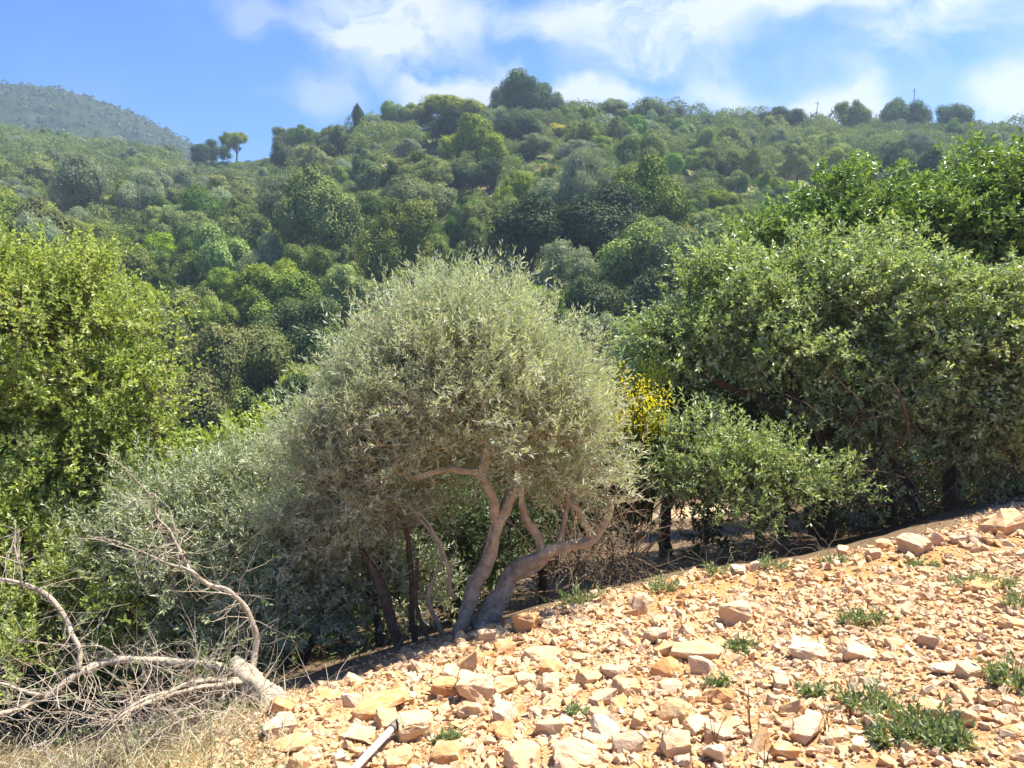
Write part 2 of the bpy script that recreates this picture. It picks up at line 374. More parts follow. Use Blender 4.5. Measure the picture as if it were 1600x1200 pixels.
az = np.concatenate([np.radians(np.arange(-180, -56, 4)), np.radians(np.arange(-56, 56, .33)), np.radians(np.arange(56, 180, 4))])
rs = [.3]
while rs[-1] < 1100: rs.append(rs[-1] * 1.0145 + .002)
rs = np.array(rs); na, nr = len(az), len(rs)
X = rs[:, None] * np.sin(az)[None]; Y = rs[:, None] * np.cos(az)[None]; Z = T(X, Y)
V = np.vstack([np.stack([X, Y, Z], -1).reshape(-1, 3), [[0, 0, float(T(0, 0))]]])
i = np.arange(nr - 1)[:, None] * na; j = np.arange(na)[None]; jn = (j + 1) % na
F = np.stack([i + j, i + jn, i + na + jn, i + na + j], -1).reshape(-1, 4)[:, ::-1]
me = make_mesh('ground', V, F, smooth=True)
c = len(V) - 1
dd = edge_sd(V[:, 0], V[:, 1])
a = me.attributes.new('rubble', 'FLOAT', 'POINT'); a.data.foreach_set('value', (1 - smooth(-.1, .35, dd)).astype(np.float32))
rr_ = np.hypot(V[:, 0], V[:, 1])
a = me.attributes.new('red', 'FLOAT', 'POINT'); a.data.foreach_set('value', (smooth(-1.1, -.5, dd + .3 * wob(V[:, 0], V[:, 1], 4, 6)) * smooth(.4, 1.2, V[:, 0]) * (1 - smooth(3.4, 4.4, V[:, 0]))).astype(np.float32))
hb = ground_hit(1200, 280, 400); hbr = math.hypot(hb[0], hb[1]) if hb is not None else 130; az_v = np.degrees(np.arctan2(V[:, 0], V[:, 1]))
a = me.attributes.new('grassy', 'FLOAT', 'POINT'); a.data.foreach_set('value', (smooth(hbr - 24, hbr - 16, rr_) * (1 - smooth(hbr + 1, hbr + 5, rr_)) * smooth(8, 12, az_v) * (1 - smooth(28, 31, az_v))).astype(np.float32))
a = me.attributes.new('hill', 'FLOAT', 'POINT'); a.data.foreach_set('value', smooth(12, 30, rr_).astype(np.float32))
cm = np.zeros(len(V))
for (cx, cy, cr) in CLEAR: cm = np.maximum(cm, 1 - smooth(cr * .6, cr * 1.3, np.hypot(V[:, 0] - cx, V[:, 1] - cy)))
a = me.attributes.new('bare', 'FLOAT', 'POINT'); a.data.foreach_set('value', cm.astype(np.float32))
m, t, b, o = pmat('hillside_soil')
g = t.nodes.new('ShaderNodeNewGeometry').outputs['Position']
def attr_(t, n):
    a = t.nodes.new('ShaderNodeAttribute'); a.attribute_name = n; return a.outputs['Fac']
soil = ramp(t, noise(t, 5, 7, .65, g), [(.3, (.45, .24, .11)), (.5, (.57, .34, .165)), (.68, (.66, .46, .26))])
soil = mixc(t, .5, soil, mixc(t, noise(t, 60, 5, .7, g), (.45, .4, .35), (1.15, 1.1, 1.0)), 'MULTIPLY')
lit = ramp(t, noise(t, 26, 7, .75, g), [(.32, (.09, .06, .038)), (.5, (.17, .115, .07)), (.66, (.27, .2, .12))])
hil = ramp(t, noise(t, .35, 7, .62, g), [(.35, (.055, .07, .025)), (.52, (.10, .12, .04)), (.64, (.20, .18, .085)), (.75, (.32, .25, .15))])
bare = ramp(t, noise(t, 1.2, 5, .6, g), [(.35, (.45, .28, .15)), (.6, (.62, .46, .3))])
soil = mixc(t, math_(t, 'MULTIPLY', attr_(t, 'red'), .8), soil, ramp(t, noise(t, 14, 6, .7, g), [(.3, (.34, .16, .06)), (.6, (.56, .29, .11))]))
c1 = mixc(t, attr_(t, 'rubble'), lit, soil); c2 = mixc(t, attr_(t, 'hill'), c1, hil); c2 = mixc(t, attr_(t, 'grassy'), c2, ramp(t, noise(t, .8, 6, .65, g), [(.35, (.13, .16, .05)), (.55, (.24, .25, .10)), (.7, (.38, .33, .19))]))
c3 = mixc(t, attr_(t, 'bare'), c2, bare)
t.links.new(c3, b.inputs['Base Color']); b.inputs['Roughness'].default_value = .95; b.inputs['Specular IOR Level'].default_value = .1
bp = t.nodes.new('ShaderNodeBump'); bp.inputs['Strength'].default_value = .8; bp.inputs['Distance'].default_value = .02
t.links.new(noise(t, 45, 6, .7, g), bp.inputs['Height']); t.links.new(bp.outputs[0], b.inputs['Normal'])
tag(obj('ground', me, m), kind='structure')

# far mountain, left
mu = np.array([(-1500, 150, 0), (-500, 118, 0), (-100, 128, 0), (0, 130, 0), (50, 133, 0), (100, 140, 0), (150, 155, 0), (200, 172, 0), (250, 196, 0), (300, 225, 0), (350, 262, 0), (420, 330, 0), (520, 430, 0)], float)
MR = 600.0
maz = np.array([_az(u) for u in mu[:, 0]]); mz = np.array([_te(u, v) * MR for u, v, _ in mu])
A_ = np.linspace(maz[0], maz[-1], 420); Rr = np.linspace(325, 1000, 130)
RR, AA = np.meshgrid(Rr, A_, indexing='ij'); XX = RR * np.sin(AA); YY = RR * np.cos(AA)
HH = np.interp(AA, maz, mz)
prof = np.where(RR < MR, smooth(310, 640, RR) / smooth(310, 640, MR), 1 - (RR - MR) / 900)
prof = np.minimum(prof, 1)
ZZ = -30 + (HH + 30) * prof + (5 * wob(XX, YY, .028, 7) + 2.4 * wob(XX, YY, .08, 8) + .9 * wob(XX, YY, .3, 9)) * smooth(330, 420, RR) * (1 - .75 * smooth(540, 600, RR))
nA = len(A_); Vm = np.stack([XX, YY, ZZ], -1).reshape(-1, 3)
i = np.arange(len(Rr) - 1)[:, None] * nA; j = np.arange(nA - 1)[None]
Fm = np.stack([i + j, i + j + 1, i + nA + j + 1, i + nA + j], -1).reshape(-1, 4)[:, ::-1]
mm, t, b, o = pmat('mountain_slope'); g = t.nodes.new('ShaderNodeNewGeometry').outputs['Position']
col = ramp(t, noise(t, .055, 8, .72, g), [(.36, (.02, .032, .014)), (.54, (.04, .055, .024)), (.68, (.07, .08, .045)), (.8, (.18, .165, .12))])
t.links.new(col, b.inputs['Base Color']); b.inputs['Roughness'].default_value = 1; b.inputs['Specular IOR Level'].default_value = 0
tag(obj('mountain', make_mesh('mountain', Vm, Fm, smooth=True), mm), kind='structure')
k = rng.integers(0, len(Vm), 24000); k = k[(Vm[k, 2] > -5) & (Vm[k, 1] < 610)]
jc = Vm[k] + rng.normal(0, 3, (len(k), 3)) * np.array([1, 1, 0]); G = Geo(); q = 9
cen = np.repeat(jc, q, 0); sz = np.repeat(rng.uniform(.6, 1.6, len(k)), q)
off = norm(rng.normal(size=(len(cen), 3))); off[:, 2] = np.abs(off[:, 2])
nv, nf = leaves(cen + off * sz[:, None] * .7, norm(np.cross(off, rng.normal(size=off.shape))), off, sz * 1.2, sz * 1.1, .1)
G.add(nv, nf, rng.uniform(0, 1, len(nf)))
o = obj('mountain_scrub', G.mesh('mountain_scrub'), M['f_dark']); tag(o, 'dark low scrub dotted over the hazy mountain at the far left', 'scrub', kind='stuff')

# ------------------------------------------------------------------ far crowns
def crown_proto(name, nlobe, nf, fs, seed, flat=.85, tall=1.0, up=0.0, ragged=.17, lob=(.28, .46), core=.64):
    r = np.random.default_rng(seed)
    nm = max(6, nlobe // 3); d = norm(r.normal(size=(nm, 3))); d[:, 2] = np.abs(d[:, 2]) * 1.2 - .45; d = norm(d)
    mr = r.uniform(.30, .52, nm); mc = d * (r.uniform(.45, 1.02, (nm, 1)) - mr[:, None] * .35) * np.array([1.0, 1.0, flat * tall]) * np.array([r.uniform(.85, 1.2), 1, 1])
    cen, rad = [], []
    for c_, q_ in zip(mc, mr):
        ns = 8; dd_ = norm(r.normal(size=(ns, 3)) + [0, 0, .45]); cen.append(c_ + dd_ * q_ * r.uniform(.6, .95, (ns, 1))); rad.append(r.uniform(*lob, ns) * .72)
    cen = np.vstack(cen + [mc]); rad = np.concatenate(rad + [mr * .85]); nmain = len(mc)
    w = rad ** 2; w[-nmain:] *= .45; li = r.choice(len(rad), nf, p=w / w.sum())
    s = norm(r.normal(size=(nf, 3)) + np.array([0, 0, .45]))
    fill = r.uniform(size=nf) < .14; li[fill] = len(rad) - nmain + r.integers(0, nmain, fill.sum())
    # bumps on each lobe
    bump = 1 + ragged * np.sin(s[:, 0] * 9 + li) * np.sin(s[:, 1] * 8 + li * 2) + r.normal(0, ragged * .6, nf)
    bump = np.where(fill, bump * r.uniform(.1, 1, nf) ** .5 * 1.1, bump)
    P = cen[li] + s * (rad[li] * bump)[:, None]
    keep = np.ones(nf, bool)
    for q in range(len(rad)):
        keep &= ~((np.linalg.norm(P - cen[q], axis=1) < rad[q] * .85) & (li != q) & ~fill)
    P = P[keep]; s = s[keep]; li = li[keep]; n = len(P)
    N = norm(s + r.normal(0, .32, (n, 3)) + np.array([0, 0, .2])); D = norm(np.cross(N, r.normal(size=(n, 3))) + np.array([0, 0, up]))
    N = norm(N - (N * D).sum(1, keepdims=True) * D)
    sz = fs * r.uniform(.6, 1.5, n)
    V, F = leaves(P - D * sz[:, None] * .5, D, N, sz * (1.25 + up), sz * (1 - .4 * min(up, 1)), .15)
    V[:, 2] += .1
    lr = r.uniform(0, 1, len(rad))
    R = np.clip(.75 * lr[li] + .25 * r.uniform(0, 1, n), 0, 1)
    # solid core added inside every clump, dark in colour, for opaque crisp shading
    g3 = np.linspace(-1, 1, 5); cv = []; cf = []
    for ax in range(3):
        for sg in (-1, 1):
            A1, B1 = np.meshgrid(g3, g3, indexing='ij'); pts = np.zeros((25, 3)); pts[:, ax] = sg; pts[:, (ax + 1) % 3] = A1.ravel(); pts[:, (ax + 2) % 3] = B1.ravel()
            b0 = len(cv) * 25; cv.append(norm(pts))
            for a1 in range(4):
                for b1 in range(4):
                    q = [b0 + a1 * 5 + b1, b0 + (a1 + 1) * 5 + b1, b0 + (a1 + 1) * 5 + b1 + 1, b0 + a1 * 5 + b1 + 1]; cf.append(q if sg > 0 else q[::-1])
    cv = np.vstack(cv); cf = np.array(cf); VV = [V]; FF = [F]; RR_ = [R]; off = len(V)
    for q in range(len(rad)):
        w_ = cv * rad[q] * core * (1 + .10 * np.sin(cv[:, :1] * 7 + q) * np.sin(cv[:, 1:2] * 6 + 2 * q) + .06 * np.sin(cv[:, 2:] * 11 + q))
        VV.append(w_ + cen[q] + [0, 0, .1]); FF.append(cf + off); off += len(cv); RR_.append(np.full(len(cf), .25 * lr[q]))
    return make_mesh(name, np.vstack(VV), np.vstack(FF), np.concatenate(RR_))
def trunk_mesh(name, seed):
    r = np.random.default_rng(seed); G = Geo()
    pts = [(0, 0, -1.6, .09), (r.normal(0, .04), r.normal(0, .04), -.9, .07), (r.normal(0, .06), r.normal(0, .06), -.3, .055), (r.normal(0, .08), r.normal(0, .08), .3, .02)]
    G.add(*sweep(pts, 8, 0, .15, seed, .15))
    for q in range(6):
        a = r.uniform(0, 6.28); e = np.array([math.cos(a), math.sin(a), .6]) * .62; s = np.array([0, 0, -.7 + .12 * q])
        G.add(*sweep([(*s, .04), (*(s + e * .5 + [0, 0, .06]), .028), (*(s + e), .01)], 6, 0, .1, q, .15))
    return G.mesh(name, True)
K_ = {}
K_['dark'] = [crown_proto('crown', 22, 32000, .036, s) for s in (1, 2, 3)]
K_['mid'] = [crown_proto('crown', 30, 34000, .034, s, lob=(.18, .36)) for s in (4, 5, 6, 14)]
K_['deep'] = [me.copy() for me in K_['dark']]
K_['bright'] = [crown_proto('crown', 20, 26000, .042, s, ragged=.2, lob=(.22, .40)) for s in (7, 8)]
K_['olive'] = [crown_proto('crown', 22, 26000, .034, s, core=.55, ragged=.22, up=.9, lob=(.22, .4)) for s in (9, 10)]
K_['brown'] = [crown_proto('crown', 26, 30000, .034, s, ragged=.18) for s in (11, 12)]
K_['yellow'] = [crown_proto('crown', 14, 3500, .075, 13, up=.8, ragged=.25)]
CR = []
for kk, l in K_.items():
    for me in l: me.materials.append(M['f_' + kk])
TR = [trunk_mesh('trunk', s) for s in (1, 2, 3)]
for me in TR: me.materials.append(M['bark_dark'])
FAR = []                                        # (x, y, r)
SHRUB_MESH = {}
def far_tree(name, x, y, width, height, kind, label, cat, group=None, trunk_frac=.28):
    """crown width and total height in metres, foot on the ground"""
    z = float(T(x, y)); rt = empty(name, (x, y, z - .15)); rt.rotation_euler = (0, 0, rng.uniform(0, 6.28))
    tag(rt, label, cat, group)
    me = K_[kind][int(rng.integers(len(K_[kind])))]
    cr = bpy.data.objects.new('crown', me); C.objects.link(cr); cr.parent = rt
    ch = height * (1 - trunk_frac); sx = width / 1.9
    sz = ch / 1.75
    cr.rotation_euler = (rng.normal(0, .13), rng.normal(0, .13), 0); cr.scale = (sx, sx * rng.uniform(.8, 1.2), sz * rng.uniform(.92, 1.1)); cr.location = (0, 0, height - sz * 1.05)
    if trunk_frac > .04:
        tr = bpy.data.objects.new('trunk', TR[int(rng.integers(3))]); C.objects.link(tr); tr.parent = rt
        s = height - sz * 1.0; tr.scale = (height * .3, height * .3, s / 1.55); tr.location = (0, 0, s)
    FAR.append((x, y, width / 2)); return rt

HERO = [  # u, v_top, width px, distance m, kind, name, label, category, trunk fraction
 (830, 118, 88, 166, 'dark', 'oak_tree', 'largest dark tree on the summit of the hill, highest on the skyline', 'tree', .1),
 (558, 160, 26, 178, 'dark', 'oak_tree', 'small upright dark tree standing out alone on the left shoulder of the ridge', 'tree', .1),
 (800, 172, 66, 140, 'deep', 'oak_tree', 'very dark round tree just below the summit tree', 'tree', .08),
 (706, 150, 98, 168, 'mid', 'oak_tree', 'broad bushy tree on the skyline left of the summit tree', 'tree', .1),
 (650, 155, 56, 172, 'mid', 'oak_tree', 'pointed pale green tree on the skyline just left of the broad bushy one', 'tree', .1),
 (700, 180, 90, 150, 'deep', 'oak_tree', 'wide shadowy tree under the broad bushy skyline tree', 'tree', .08),
 (740, 248, 78, 112, 'deep', 'oak_tree', 'big glossy rounded tree in the upper middle of the far slope', 'tree', .06),
 (695, 226, 32, 134, 'olive', 'olive_tree', 'small silvery upright olive tree directly above the big glossy rounded tree', 'tree', .15),
 (905, 232, 62, 126, 'olive', 'olive_tree', 'silvery olive tree on the upper slope, right one of the pair below the summit', 'tree', .12),
 (835, 236, 58, 130, 'olive', 'olive_tree', 'grey green olive tree on the upper slope, left one of the pair below the summit', 'tree', .12),
 (122, 252, 92, 140, 'olive', 'olive_tree', 'large silvery grey tree standing alone among green ones on the far left slope', 'tree', .1),
 (60, 345, 80, 95, 'olive', 'olive_tree', 'grey bush tree just above the bright green tree at the far left', 'tree', .1),
 (635, 228, 52, 142, 'olive', 'olive_tree', 'pale grey rounded olive tree below the broad bushy skyline tree', 'tree', .1),
 (328, 216, 46, 236, 'dark', 'oak_tree', 'dark dense tree on the low saddle of the skyline, left of the slender one', 'tree', .12),
 (368, 204, 36, 228, 'mid', 'slender_tree', 'lone slender tree with bare trunk on the low saddle of the skyline', 'tree', .5),
 (480, 198, 54, 196, 'mid', 'oak_tree', 'rounded tree where the ridge begins to climb from the saddle', 'tree', .1),
 (1407, 148, 54, 194, 'dark', 'oak_tree', 'rounded dark tree on the right skyline beside the leaning pole', 'tree', .12),
 (1500, 152, 54, 200, 'dark', 'oak_tree', 'rightmost rounded dark tree rising above the right skyline', 'tree', .12),
 (1332, 160, 56, 190, 'mid', 'oak_tree', 'hazy blue green tree on the skyline just right of the utility pole', 'tree', .1),
 (1220, 163, 52, 188, 'dark', 'oak_tree', 'flat topped dark tree on the skyline left of the utility pole', 'tree', .1),
 (1420, 222, 74, 118, 'deep', 'oak_tree', 'very dark round tree halfway up the right slope', 'tree', .08),
 (960, 150, 70, 176, 'mid', 'oak_tree', 'ragged tree on the skyline right of the summit dip', 'tree', .1),
 (905, 292, 175, 74, 'deep', 'oak_tree', 'widest dark tree in the centre of the far slope with shadowed hollow side', 'tree', .05),
 (1000, 352, 150, 46, 'bright', 'broadleaf_tree', 'bright green feathery tree in the valley right of the silver olive', 'tree', .08),
 (400, 500, 150, 44, 'brown', 'oak_tree', 'brownish green wide tree low in the valley left of the silver olive', 'tree', .06),
 (300, 455, 95, 52, 'mid', 'oak_tree', 'tall yellow green tree just right of the bright left tree', 'tree', .06),
 (520, 520, 100, 43, 'deep', 'oak_tree', 'dark leafy tree touching the left side of the silver olive', 'tree', .06),
 (545, 415, 95, 56, 'mid', 'oak_tree', 'domed yellow green tree above the dark leafy tree beside the silver olive', 'tree', .06),
 (1155, 262, 44, 116, 'bright', 'broadleaf_tree', 'pale bush tree under the stone terrace line on the right slope', 'tree', .08),
 (690, 364, 44, 72, 'yellow', 'broom_bush', 'yellow flowering bush directly above the top shoots of the silver olive', 'bush', .02),
 (870, 193, 26, 152, 'yellow', 'broom_bush', 'small yellow broom bush beneath the pale wall on the summit', 'bush', .02),
 (853, 262, 26, 120, 'yellow', 'broom_bush', 'yellow broom bush between the two upper olive trees', 'bush', .02),
 (1076, 352, 30, 84, 'yellow', 'broom_bush', 'yellow broom bush on the slope above the near right trees', 'bush', .02),
 (286, 314, 28, 105, 'yellow', 'broom_bush', 'yellow broom bush among green trees on the left slope', 'bush', .02),
]
for (u, vt, wpx, r, kind, nm, lb, ct, tf) in HERO:
    d = pdir(u, vt); s = r / math.hypot(d[0], d[1]); p = d * s
    zb = float(T(p[0], p[1])); h = p[2] - zb
    wm = wpx * s * 1.0 / FPX
    if h > wm * 1.5 and tf < .3:
        g_ = ground_hit(u, vt + wpx * (.55 if kind == 'yellow' else 1.0), 400)
        if g_ is not None:
            p = g_; s = math.hypot(p[0], p[1]) / math.hypot(d[0], d[1]); wm = wpx * s / FPX; h = wm * (.6 if kind == 'yellow' else 1.05); zb = p[2]
    h = max(h, wm * .55); pass
    far_tree(nm, p[0], p[1], wm, h, kind, lb, ct, None, tf)

KIND = {'dark': ('oak_tree', 'dark evergreen oak', 'tree'),
        'mid': ('oak_tree', 'yellow green bumpy oak', 'tree'),
        'bright': ('broadleaf_tree', 'fresh green broadleaf tree', 'tree'),
        'olive': ('olive_tree', 'grey olive tree', 'tree'),
        'brown': ('oak_tree', 'brownish rough oak', 'tree'),
        'yellow': ('broom_bush', 'small yellow broom bush', 'bush')}
def place_name(u, r, R):
    s = [q_[1] for q_ in ((110, 'at the left edge'), (220, 'at the far left'), (340, 'left of the sky saddle'), (440, 'below the sky saddle'), (560, 'left of the silver olive'), (680, 'above the silver olive, left half'),
         (790, 'above the silver olive, right half'), (890, 'below the summit tree'), (1000, 'just beyond the summit'), (1130, 'well right of the summit'), (1280, 'left of the utility pole'), (1420, 'right of the utility pole'), (9999, 'at the far right')) if u < q_[0]][0]
    bnd = ('low in the valley' if r < 60 else 'on the lower slope' if r < 82 else 'on the middle slope' if r < 112 else 'on the upper slope' if r < R - 32 else 'just under the skyline' if r < R - 12 else 'on the skyline')
    return bnd, s
bh = ground_hit(1200, 280, 400); BAND = math.hypot(bh[0], bh[1]) if bh is not None else 130; print('BAND', BAND)
cands = []; cell = {}
def ok(x, y, rad, q=.76):
    for (fx, fy, fr) in FAR:
        if (fx - x) ** 2 + (fy - y) ** 2 < ((fr + rad) * q) ** 2: return False
    return True
NEARTOP = [(0, 380), (150, 400), (300, 560), (340, 640), (500, 760), (560, 760), (620, 520), (850, 520), (940, 600), (1000, 520), (1080, 450), (1150, 390), (1230, 330), (1400, 310), (1600, 260)]
nu = [a for a, _ in NEARTOP]; nvv = [b for _, b in NEARTOP]
nI = 0; REST = []; count = {}
tries = 0
while tries < 17000:
    tries += 1
    az_ = rng.uniform(math.radians(-39), math.radians(39)); R = float(np.interp(az_, RAZ, RT[:, 2]))
    r = math.sqrt(rng.uniform(38 ** 2, (R + 6) ** 2))
    x, y = r * math.sin(az_), r * math.cos(az_)
    z = float(T(x, y))
    u, v0 = proj(np.array([x, y, z]))
    right_scrub = u > 880 and r > 112
    w = rng.choice([rng.uniform(2.6, 4.5), rng.uniform(4.5, 8.5)], p=[.4, .6]) if not right_scrub else rng.uniform(3.0, 6.0)
    if r > R - 14 and u > 500: w = rng.uniform(2.8, 6.4)
    if u < 330 and r > 170: w = rng.uniform(3.2, 6.0)
    h = w * rng.uniform(.72, 1.15) + (1.3 if not right_scrub and r < 110 else .1)
    if 285 < u < 440 and r > R - 75: h = min(h, 3.0 if r < R - 30 else 2.0); w = min(w, 4.5 if r < R - 30 else 2.6)
    if u > 1010 and u < 1480 and BAND - 20 < r < BAND + 1 and rng.uniform() < .86: continue
    if any((x - cx) ** 2 + (y - cy) ** 2 < (cr + w * .5) ** 2 for cx, cy, cr in CLEAR): continue
    if not ok(x, y, w / 2, .60 if r > R - 28 else .70 if r > 110 else .77): continue
    _, vt = proj(np.array([x, y, z + h]))
    if any(abs(u - H_[0]) < H_[2] * .45 + w * .25 * FPX / r and H_[3] - 22 < r < H_[3] + .5 and vt < H_[1] + H_[2] * .55 for H_ in HERO): continue
    if u > 1010 and BAND - 45 < r < BAND - 20 and h > 3.4: h = 3.4; w = min(w, 4.5)
    if vt > np.interp(u, nu, nvv) + 60: FAR.append((x, y, w / 2)) if rng.uniform() < .0 else None; continue
    q = rng.uniform()
    if right_scrub: kind = 'mid' if q < .42 else 'bright' if q < .58 else 'olive' if q < .68 else 'dark' if q < .93 else 'brown'
    elif r > 110: kind = 'mid' if q < .45 else 'dark' if q < .75 else 'bright' if q < .81 else 'olive' if q < .91 else 'brown'
    else: kind = 'mid' if q < .50 else 'dark' if q < .72 else 'bright' if q < .79 else 'brown' if q < .93 else 'olive'
    FAR.append((x, y, w / 2)); cands.append((r / w, x, y, w, h, kind, u, r, R))
cands.sort(key=lambda a: a[0])
for (sc_, x, y, w, h, kind, u, r, R) in cands:
    nm, lb, ct = KIND[kind]
    key = nm
    if count.get(key, 0) < 285:
        count[key] = count.get(key, 0) + 1
        bnd, s = place_name(u, r, R)
        lb = ('small ' if w < 4.2 else 'large ' if w > 6.6 else '') + lb; L_ = f'{lb} {bnd}, {s}'
        far_tree(nm, x, y, w, h, kind, L_, ct, f'{lb}s {bnd}, {s}', .1 if w > 4 else .05)
    else: REST.append((x, y, w, h, kind))
print('FAR', len(cands), count, len(REST))
# woodland too small and too many to count: one object
def lowres_cloud(items, n_each, fs):
    G = Geo()
    for (x, y, w, h, kind) in items:
        z = float(T(x, y)); n = n_each
        s = norm(rng.normal(size=(n, 3)) + [0, 0, .4]); s[:, 2] = np.abs(s[:, 2]) - .25
        bump = 1 + .2 * np.sin(s[:, 0] * 6 + x) * np.sin(s[:, 1] * 7 + y) + rng.normal(0, .08, n)
        P = np.array([x, y, z + h * .5]) + s * bump[:, None] * np.array([w / 2, w / 2, h * .55])
        N = norm(s + rng.normal(0, .5, (n, 3))); D = norm(np.cross(N, rng.normal(size=(n, 3)))); sz = fs * w * rng.uniform(.6, 1.4, n)
        V, F = leaves(P, D, N, sz * 1.2, sz); base = rng.uniform(0, 1)
        G.add(V, F, np.clip(base * .6 + rng.uniform(0, .4, n), 0, 1))
    return G
if REST:
    G = lowres_cloud(REST, 900, .045); o = obj('distant_woodland', G.mesh('distant_woodland'), M['f_mid'])
    tag(o, 'dense distant woodland filling the gaps high on the far slope', 'woodland', kind='stuff')
# undergrowth, its dark leaf colour standing in for shade between the trees
n = 2600; items = []
for _ in range(n):
    az_ = rng.uniform(math.radians(-39), math.radians(39)); R = float(np.interp(az_, RAZ, RT[:, 2])); r = rng.uniform(34, R + 2)
    x, y = r * math.sin(az_), r * math.cos(az_)
    if any((x - cx) ** 2 + (y - cy) ** 2 < (cr * .8) ** 2 for cx, cy, cr in CLEAR): continue
    s_ = rng.uniform(.8, 2.3); items.append((x, y, s_, s_ * rng.uniform(.5, .95), 'mid'))
G = lowres_cloud(items, 110, .12); o = obj('undergrowth', G.mesh('undergrowth'), M['f_dark'])
tag(o, 'low green undergrowth covering the ground between the trees of the far slope', 'undergrowth', kind='stuff')

# ground cover on the near valley side, low and patchy
r2 = np.random.default_rng(77); G = Geo()
for _ in range(5200):
    a_, r_ = r2.uniform(math.radians(-75), math.radians(60)), r2.uniform(6.5, 38); x, y = r_ * math.sin(a_), r_ * math.cos(a_)
    if float(edge_sd(x, y)) < 2.6 or (x > 0 and r_ < 12): continue
    if any((x - cx) ** 2 + (y - cy) ** 2 < (cr * 1.5 + .6) ** 2 for cx, cy, cr in CLEAR): continue
    n = 60; w_ = r2.uniform(.35, 1.0) * (1 + r_ / 40); h_ = w_ * r2.uniform(.5, .9); sv = norm(r2.normal(size=(n, 3))); sv[:, 2] = np.abs(sv[:, 2])
    P = np.array([x, y, float(T(x, y))]) + sv * np.array([w_ * .6, w_ * .6, h_]) * r2.uniform(.4, 1.05, (n, 1)); Dn = norm(sv + r2.normal(0, .6, (n, 3)) + [0, 0, .3]); Nn = norm(np.cross(Dn, r2.normal(size=(n, 3))))
    Vq, Fq = leaves(P, Dn, Nn, r2.uniform(.06, .14, n) * (.6 + w_ * .5), r2.uniform(.03, .07, n) * (.6 + w_ * .5)); b0 = r2.uniform(0, 1); G.add(Vq, Fq, np.clip(b0 * .6 + r2.uniform(0, .4, n), 0, 1))
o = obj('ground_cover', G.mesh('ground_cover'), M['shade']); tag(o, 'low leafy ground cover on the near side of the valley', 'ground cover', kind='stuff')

# terrace wall, summit wall, poles
def dry_wall(name, pts, h, thick, label):
    P = [np.array(p) for p in pts]; G = Geo(); r = np.random.default_rng(5)
    for a, b in zip(P[:-1], P[1:]):
        L = np.linalg.norm(b - a); n = max(1, int(L / .8)); d = (b - a) / L
        nrm = np.array([-d[1], d[0]])
        for q in range(n):
            for lay in range(2):
                c = a + d * (q + .5 + .2 * lay) * L / n; z = float(T(c[0], c[1])) - .15
                hx = L / n * .49; hh = h / 2 * r.uniform(.7, 1.1)
                bx = np.array([[sx * hx, sy * thick / 2, sz] for sz in (0, 1) for sx in (-1, 1) for sy in (-1, 1)])
                V = np.stack([c[0] + bx[:, 0] * d[0] + bx[:, 1] * nrm[0], c[1] + bx[:, 0] * d[1] + bx[:, 1] * nrm[1], z + lay * h / 2 + bx[:, 2] * hh * (1 if lay else 1.0)], 1)
                V += r.normal(0, .05, V.shape)
                G.add(V, [[0, 2, 3, 1], [4, 5, 7, 6], [0, 1, 5, 4], [2, 6, 7, 3], [0, 4, 6, 2], [1, 3, 7, 5]], np.full(6, r.uniform(0, 1)))
    V = np.concatenate(G.V); c0 = V.mean(0)
    o = obj(name, G.mesh(name, off=c0), M['s_mix']); o.location = c0
    return tag(o, label, 'wall')
tp = []
for u in range(1060, 1480, 30):
    h = ground_hit(u, 281 + 2 * math.sin(u * .02))
    if h is not None: tp.append(h[:2])
if len(tp) > 3: dry_wall('terrace_wall', tp, .8, .6, 'long low grey stone terrace wall crossing the right side of the far slope')
h = ground_hit(846, 196)
if h is None: h = np.array([6.2, 160, 0])
dry_wall('stone_wall', [h[:2] + [-2, 0], h[:2] + [2.2, .3]], 1.2, .6, 'short pale stone wall under the large summit tree')
def pole(u, vt, r, lean, label):
    d = pdir(u, vt); s = r / math.hypot(d[0], d[1]); p = d * s; zb = float(T(p[0], p[1])) - .3
    rt = empty('utility_pole', (p[0], p[1], zb)); rt.rotation_euler = (0, lean, .4); tag(rt, label, 'pole')
    H = p[2] - zb; G = Geo(); G.add(*sweep([(0, 0, 0, .10), (0, 0, H / 2, .08), (0, 0, H, .06)], 8, 0, .02, 1, .5)); obj('shaft', G.mesh('shaft', True), M['bark_dark'], rt)
    G = Geo(); G.add(*tubes([[-.8, 0, H - .6]], [[.8, 0, H - .6]], [.05], [.05], 4)); obj('crossarm', G.mesh('crossarm'), M['bark_dark'], rt)
pole(1275, 157, 188, math.radians(4), 'dark wooden utility pole standing clear on the right skyline')
pole(1431, 138, 196, math.radians(-2), 'thin pole rising behind the rounded dark tree on the right skyline')

